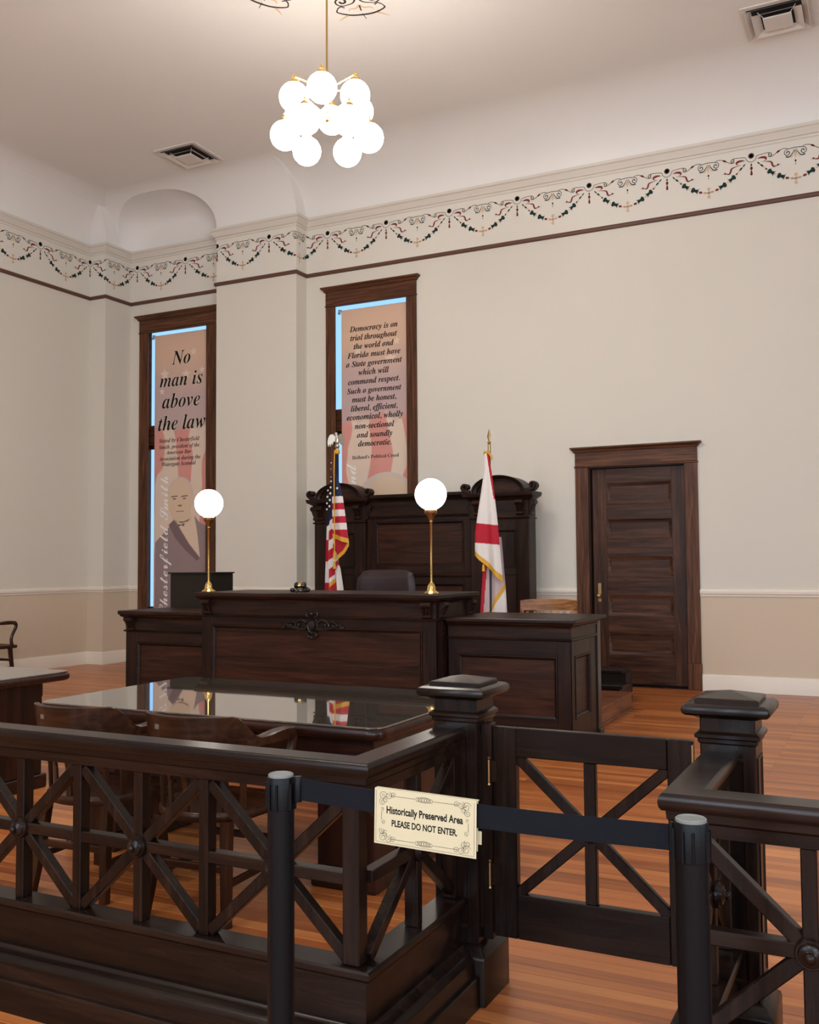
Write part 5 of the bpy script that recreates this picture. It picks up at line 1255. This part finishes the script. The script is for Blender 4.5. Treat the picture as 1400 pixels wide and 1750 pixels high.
def newel(t, cx, cy):
    mb = MB(); mb.box(cx-0.08, cx+0.08, cy-0.08, cy+0.08, 0.0, 1.015, c=0.004); n_ = part(mb, 'newel_post', 'barZ', t)
    q = lambda h: [(cx-h, cy-h), (cx-h, cy+h), (cx+h, cy+h), (cx+h, cy-h)]
    # travel is clockwise seen from above? outward is to the left, so offsets are negative
    mb = MB(); loft(mb, [(rrect(cx-h, cx+h, cy-h, cy+h, 0.004, 2), z) for h, z in ((0.115, 0), (0.115, 0.150), (0.112, 0.160), (0.100, 0.170), (0.094, 0.182), (0.084, 0.190))]); part(mb, 'base_block', 'barZ', n_)
    mb = MB(); loft(mb, [(rrect(cx-h, cx+h, cy-h, cy+h, 0.004, 2), z) for h, z in ((0.081, 0.928), (0.086, 0.933), (0.086, 0.943), (0.094, 0.948), (0.094, 0.958), (0.084, 0.965), (0.081, 0.966))]); part(mb, 'neck_molding', 'barX', n_)
    mb = MB(); loft(mb, [(rrect(cx-h, cx+h, cy-h, cy+h, 0.006, 2), z) for h, z in ((0.085, 1.005), (0.100, 1.012), (0.118, 1.016), (0.125, 1.022), (0.127, 1.034), (0.123, 1.044), (0.112, 1.050), (0.09, 1.051))]); cp = part(mb, 'cap', 'barX', n_)
    mb = MB(); loft(mb, [(rrect(cx-h, cx+h, cy-h, cy+h, 0.002, 1), z) for h, z in ((0.092, 1.050), (0.092, 1.062), (0.088, 1.065), (0.004, 1.082))]); part(mb, 'cap_pyramid', 'barX', cp, ang=10)
    for fn in (fFront(cy-0.08), fRight(cx+0.08)):
        c0 = cx if fn(0, 0, 0)[1] == cy-0.08 and fn(1, 0, 0)[0] == 1 else cy
        mb = MB(); ring(mb, fn, c0-0.052, c0+0.052, 0.24, 0.89, [(0, -0.004), (0, 0.004), (0.007, 0.004), (0.012, 0.0), (0.012, -0.004)]); part(mb, 'panel_molding', 'barZ', n_)
    return n_
P1, P2 = (-1.385, 3.19), (-0.473, 3.135)
t = thing('bar_railing', 'dark wood courtroom railing left of the gate with cross braces and rosettes', 'railing', (-2.2, YC_, 0))
XLc = -1.395
bar_rails(t, [(-3.6, YC_), (XLc, YC_), (XLc, P1[1]-0.078)])
corner_post(t, XLc-0.022, YC_)
H1 = 0.2625; r0 = XLc-0.022-H1
bar_run(t, lambda u, v, a: (u, YC_-a, v), (0, -1, 0), [r0-k*2*H1 for k in range(4)], H1, [r0-H1-k*2*H1 for k in range(3)])
yc = (YC_+P1[1]-0.08)/2+0.01
bar_run(t, lambda u, v, a: (XLc+a, u, v), (1, 0, 0), [yc], yc-YC_-0.01, [P1[1]-0.10])
newel(t, *P1)
t = thing('bar_railing', 'dark wood courtroom railing right of the gate', 'railing', (0.3, YC_, 0))
XRc = -0.49
bar_rails(t, [(XRc, P2[1]-0.078), (XRc, YC_), (1.7, YC_)])
corner_post(t, XRc+0.022, YC_)
r0 = XRc+0.022+H1
bar_run(t, lambda u, v, a: (u, YC_-a, v), (0, -1, 0), [r0+k*2*H1 for k in range(4)], H1, [r0+H1+k*2*H1 for k in range(3)])
yc = (YC_+P2[1]-0.08)/2+0.01
bar_run(t, lambda u, v, a: (XRc-a, u, v), (-1, 0, 0), [yc], yc-YC_-0.01, [P2[1]-0.10])
newel(t, *P2)
# ---- gate
GY = 3.165; GX0, GX1, GZ0, GZ1 = -1.262, -0.592, 0.215, 0.915
t = thing('bar_gate', 'dark wooden swing gate with cross braces between the newel posts', 'gate', (GX0, GY, 0.2))
F = fFront(GY-0.0175)
ix0, ix1, iz0, iz1 = -1.178, -0.672, 0.362, 0.818
for a, b_ in ((GX0, ix0), (ix1, GX1)):
    mb = MB(); mb.box(a, b_, GY-0.0175, GY+0.0175, GZ0, GZ1, c=0.003); part(mb, 'stile', 'barZ', t)
for a, b_ in ((GZ0, iz0), (iz1, GZ1)):
    mb = MB(); mb.box(ix0, ix1, GY-0.017, GY+0.017, a, b_, c=0.003); part(mb, 'rail', 'barX', t)
gx, gz = (ix0+ix1)/2, (iz0+iz1)/2
mb = MB(); mb.bar((gx, GY, iz0), (gx, GY, iz1), 0.040, 0.026, c=0.003); part(mb, 'baluster', 'barZ', t)
mb = MB(); mb.bar((ix0, GY, gz), (ix1, GY, gz), 0.036, 0.022, c=0.003); part(mb, 'mid_rail', 'barX', t)
for sx in (-1, 1):
    for sz in (-1, 1):
        mb = MB(); mb.bar((gx, GY, gz), (gx+sx*(ix1-ix0)/2, GY, gz+sz*(iz1-iz0)/2), 0.036, 0.024, c=0.003); part(mb, 'brace', 'barZ', t)
mb = MB(); mb.lathe([(0.030, 0.0), (0.030, 0.006), (0.024, 0.010), (0.021, 0.017), (0.010, 0.024), (0.001, 0.03)], 20, (gx, GY-0.012, gz), Matrix.Rotation(R(90), 3, 'X')); part(mb, 'rosette', 'barZ', t)
for z in (0.765, 0.42):
    mb = MB(); mb.lathe([(0.001, -0.05), (0.007, -0.045), (0.004, -0.038), (0.006, -0.036), (0.006, 0.036), (0.004, 0.038), (0.007, 0.045), (0.001, 0.05)], 12, (GX0-0.010, GY-0.028, z)); hg = part(mb, 'hinge', 'brass_dull', t)
    mb = MB(); mb.box(GX0-0.012, GX0+0.03, GY-0.0205, GY-0.0176, z-0.035, z+0.035); part(mb, 'hinge_leaf', 'barZ', hg)
mb = MB(); mb.box(P1[0]+0.0805, GX0-0.004, GY-0.02, GY+0.03, 0.2, 0.925, c=0.003); part(mb, 'hanging_strip', 'barZ', t)
mb = MB(); mb.box(GX1-0.002, GX1+0.004, GY-0.03, GY-0.018, 0.80, 0.905, c=0.001); part(mb, 'latch_plate', 'brass_dull', t)

# ================================================================== BARRIER POSTS, BELT AND SIGN
def stanchion(x, y, label):
    t = thing('barrier_post', label, 'barrier post', (x, y, 0), local=True, group='black belt barrier posts')
    mb = MB(); mb.lathe([(0.001, 0.0), (0.165, 0.0), (0.168, 0.006), (0.16, 0.016), (0.08, 0.03), (0.04, 0.036), (0.036, 0.05), (0.032, 0.05)], 36); part(mb, 'base', 'black', t)
    mb = MB(); mb.lathe([(0.0315, 0.04), (0.0315, 0.905), (0.0325, 0.906), (0.0325, 0.976), (0.031, 0.979), (0.020, 0.9785)], 32); part(mb, 'tube', 'black', t)
    mb = MB(); mb.lathe([(0.001, 0.979), (0.0295, 0.979), (0.0295, 0.984), (0.027, 0.986), (0.025, 0.985), (0.024, 0.9835), (0.001, 0.9835)], 28); part(mb, 'top_cap', 'blackcap', t)
    for a in (0, 90, 180, 270):
        c_, s_ = cos(R(a)), sin(R(a)); mb = MB()
        rot = Matrix.Rotation(R(a), 3, 'Z')
        for sy in (-1, 1): mb.obox(rot @ Vector((0.0325, sy*0.010, 0.935)), (0.0035, 0.0025, 0.030), rot, 0.001)
        part(mb, 'belt_slot', 'black', t)
    return t
S1 = stanchion(-1.315, 1.945, 'black belt barrier post in front of the left railing')
S2 = stanchion(-0.372, 1.945, 'black belt barrier post in front of the right railing corner')
# belt (local to the left post)
def belt_z(q): return 0.985-0.006-0.010*q-0.010*4*q*(1-q)*0.8
mb = MB(); n = 40; vs = []
X0, X1 = 0.055, 0.943-0.036
for i in range(n+1):
    q = i/n; x = X0+(X1-X0)*q; zt = belt_z(q)
    vs += [(x, -0.0012, zt-0.05), (x, -0.0012, zt), (x, 0.0012, zt), (x, 0.0012, zt-0.05)]
mb.add(vs, [(4*i+k, 4*i+(k+1) % 4, 4*i+4+(k+1) % 4, 4*i+4+k) for i in range(n) for k in range(4)] + [(0, 1, 2, 3), (4*n+3, 4*n+2, 4*n+1, 4*n)])
part(mb, 'belt', 'belt', S1)
mb = MB(); mb.lathe([(0.001, 0.924), (0.009, 0.925), (0.0095, 0.928), (0.0095, 0.980), (0.008, 0.983), (0.001, 0.983)], 16, (0.048, 0, 0)); part(mb, 'belt_end_clip', 'black', S1)
mb = MB(); mb.obox((0.943-0.037, 0, 0.944), (0.005, 0.006, 0.030), None, 0.002); part(mb, 'belt_end_clip', 'black', S1)
# sign card folded over the belt
SX, SY, SZ = -0.938, 1.938, 0.9155
t = thing('barrier_sign', 'cream card sign reading Historically Preserved Area please do not enter', 'sign', (SX, SY, SZ))
t.rotation_euler = (0, R(1.2), 0)
ROOT[t.name] = Vector((0, 0, 0))
SW, SH_ = 0.1225, 0.0605
mb = MB(); mb.box(-SW, SW, -0.001, 0.001, -SH_, SH_, c=0.0004); card = part(mb, 'card', 'card', t)
mb = MB(); mb.box(-SW+0.002, SW-0.002, 0.012, 0.014, -SH_+0.012, SH_, c=0.0004); bc = part(mb, 'back_card', 'card', t)
mb = MB(); mb.box(SW-0.03, SW+0.006, 0.0145, 0.0155, -0.034, -0.006, c=0.0003); part(mb, 'tape_tab', 'card', bc)
mb = MB(); mb.box(-SW, SW, 0.001, 0.014, SH_-0.002, SH_); part(mb, 'fold', 'card', t)
YS = -0.0012
def sign_text(body, z, width, off, style=None, sp=1.0):
    vs, fs, a, b_ = text_mesh(body, style, off, sp); k = width/(b_-a); ky = k*1.34; mb = MB()
    mb.add([((v.x-(a+b_)/2)*k, YS-v.z*k*0.08, z+v.y*ky) for v in vs], fs); part(mb, 'lettering', 'ink', t, smooth=False)
sign_text('Historically Preserved Area', 0.0085, 0.184, 0.030)
sign_text('PLEASE DO NOT ENTER.', -0.0185, 0.158, 0.030)
def ink_line(pts, wd=0.0005, name='printed_line'):
    mb = MB()
    for q in stroke(pts, wd): mb.add([(x, YS-0.0002, z) for x, z in q], [(0, 1, 2, 3)])
    return mb
mb = MB()
bx, bz = SW-0.0045, SH_-0.0045
for p, q in (((-bx, -bz), (bx, -bz)), ((bx, -bz), (bx, bz)), ((-bx, bz), (-bx, -bz))):
    for s_ in stroke([p, q], 0.0006): mb.add([(x, YS-0.0002, z) for x, z in s_], [(0, 1, 2, 3)])
part(mb, 'printed_border', 'inkgrey', t, smooth=False)
ix, iz = SW-0.018, SH_-0.0135
mb = MB()
def addst(pts, wd=0.0008):
    for s_ in stroke(pts, wd): mb.add([(x, YS-0.0002, z) for x, z in s_], [(0, 1, 2, 3)])
for sz in (-1, 1):
    for sx in (-1, 1): addst([(sx*0.022, sz*iz), (sx*(ix-0.024), sz*iz)])
    for k in range(-3, 4):      # interlaced centre knot
        addst(spiral(k*0.0055, sz*iz, 0.0065-abs(k)*0.0007, k*0.7, 1.0, 18, 0.8))
for sx in (-1, 1):
    addst([(sx*ix, -0.008), (sx*ix, 0.012)]); addst(spiral(sx*(ix-0.004), -0.012, 0.005, PI/2, sx*1.2, 16)); addst(spiral(sx*(ix-0.002), 0.017, 0.004, -PI/2, -sx*1.1, 16))
    for sz in (-1, 1):
        cx_, cz_ = sx*(ix-0.004), sz*(iz-0.002)
        addst(spiral(cx_, cz_, 0.0105, 0.3, 1.6, 26)); addst(spiral(cx_-sx*0.013, cz_+sz*0.002, 0.009, 1.2, -1.5, 24)); addst(spiral(cx_+sx*0.002, cz_-sz*0.013, 0.008, 2.2, 1.5, 24)); addst(spiral(cx_-sx*0.024, cz_+sz*0.003, 0.007, 0.2, 1.4, 20)); addst(spiral(cx_-sx*0.006, cz_-sz*0.008, 0.008, 0.9, 1.3, 20))
part(mb, 'printed_flourish', 'inkgrey', t, smooth=False)
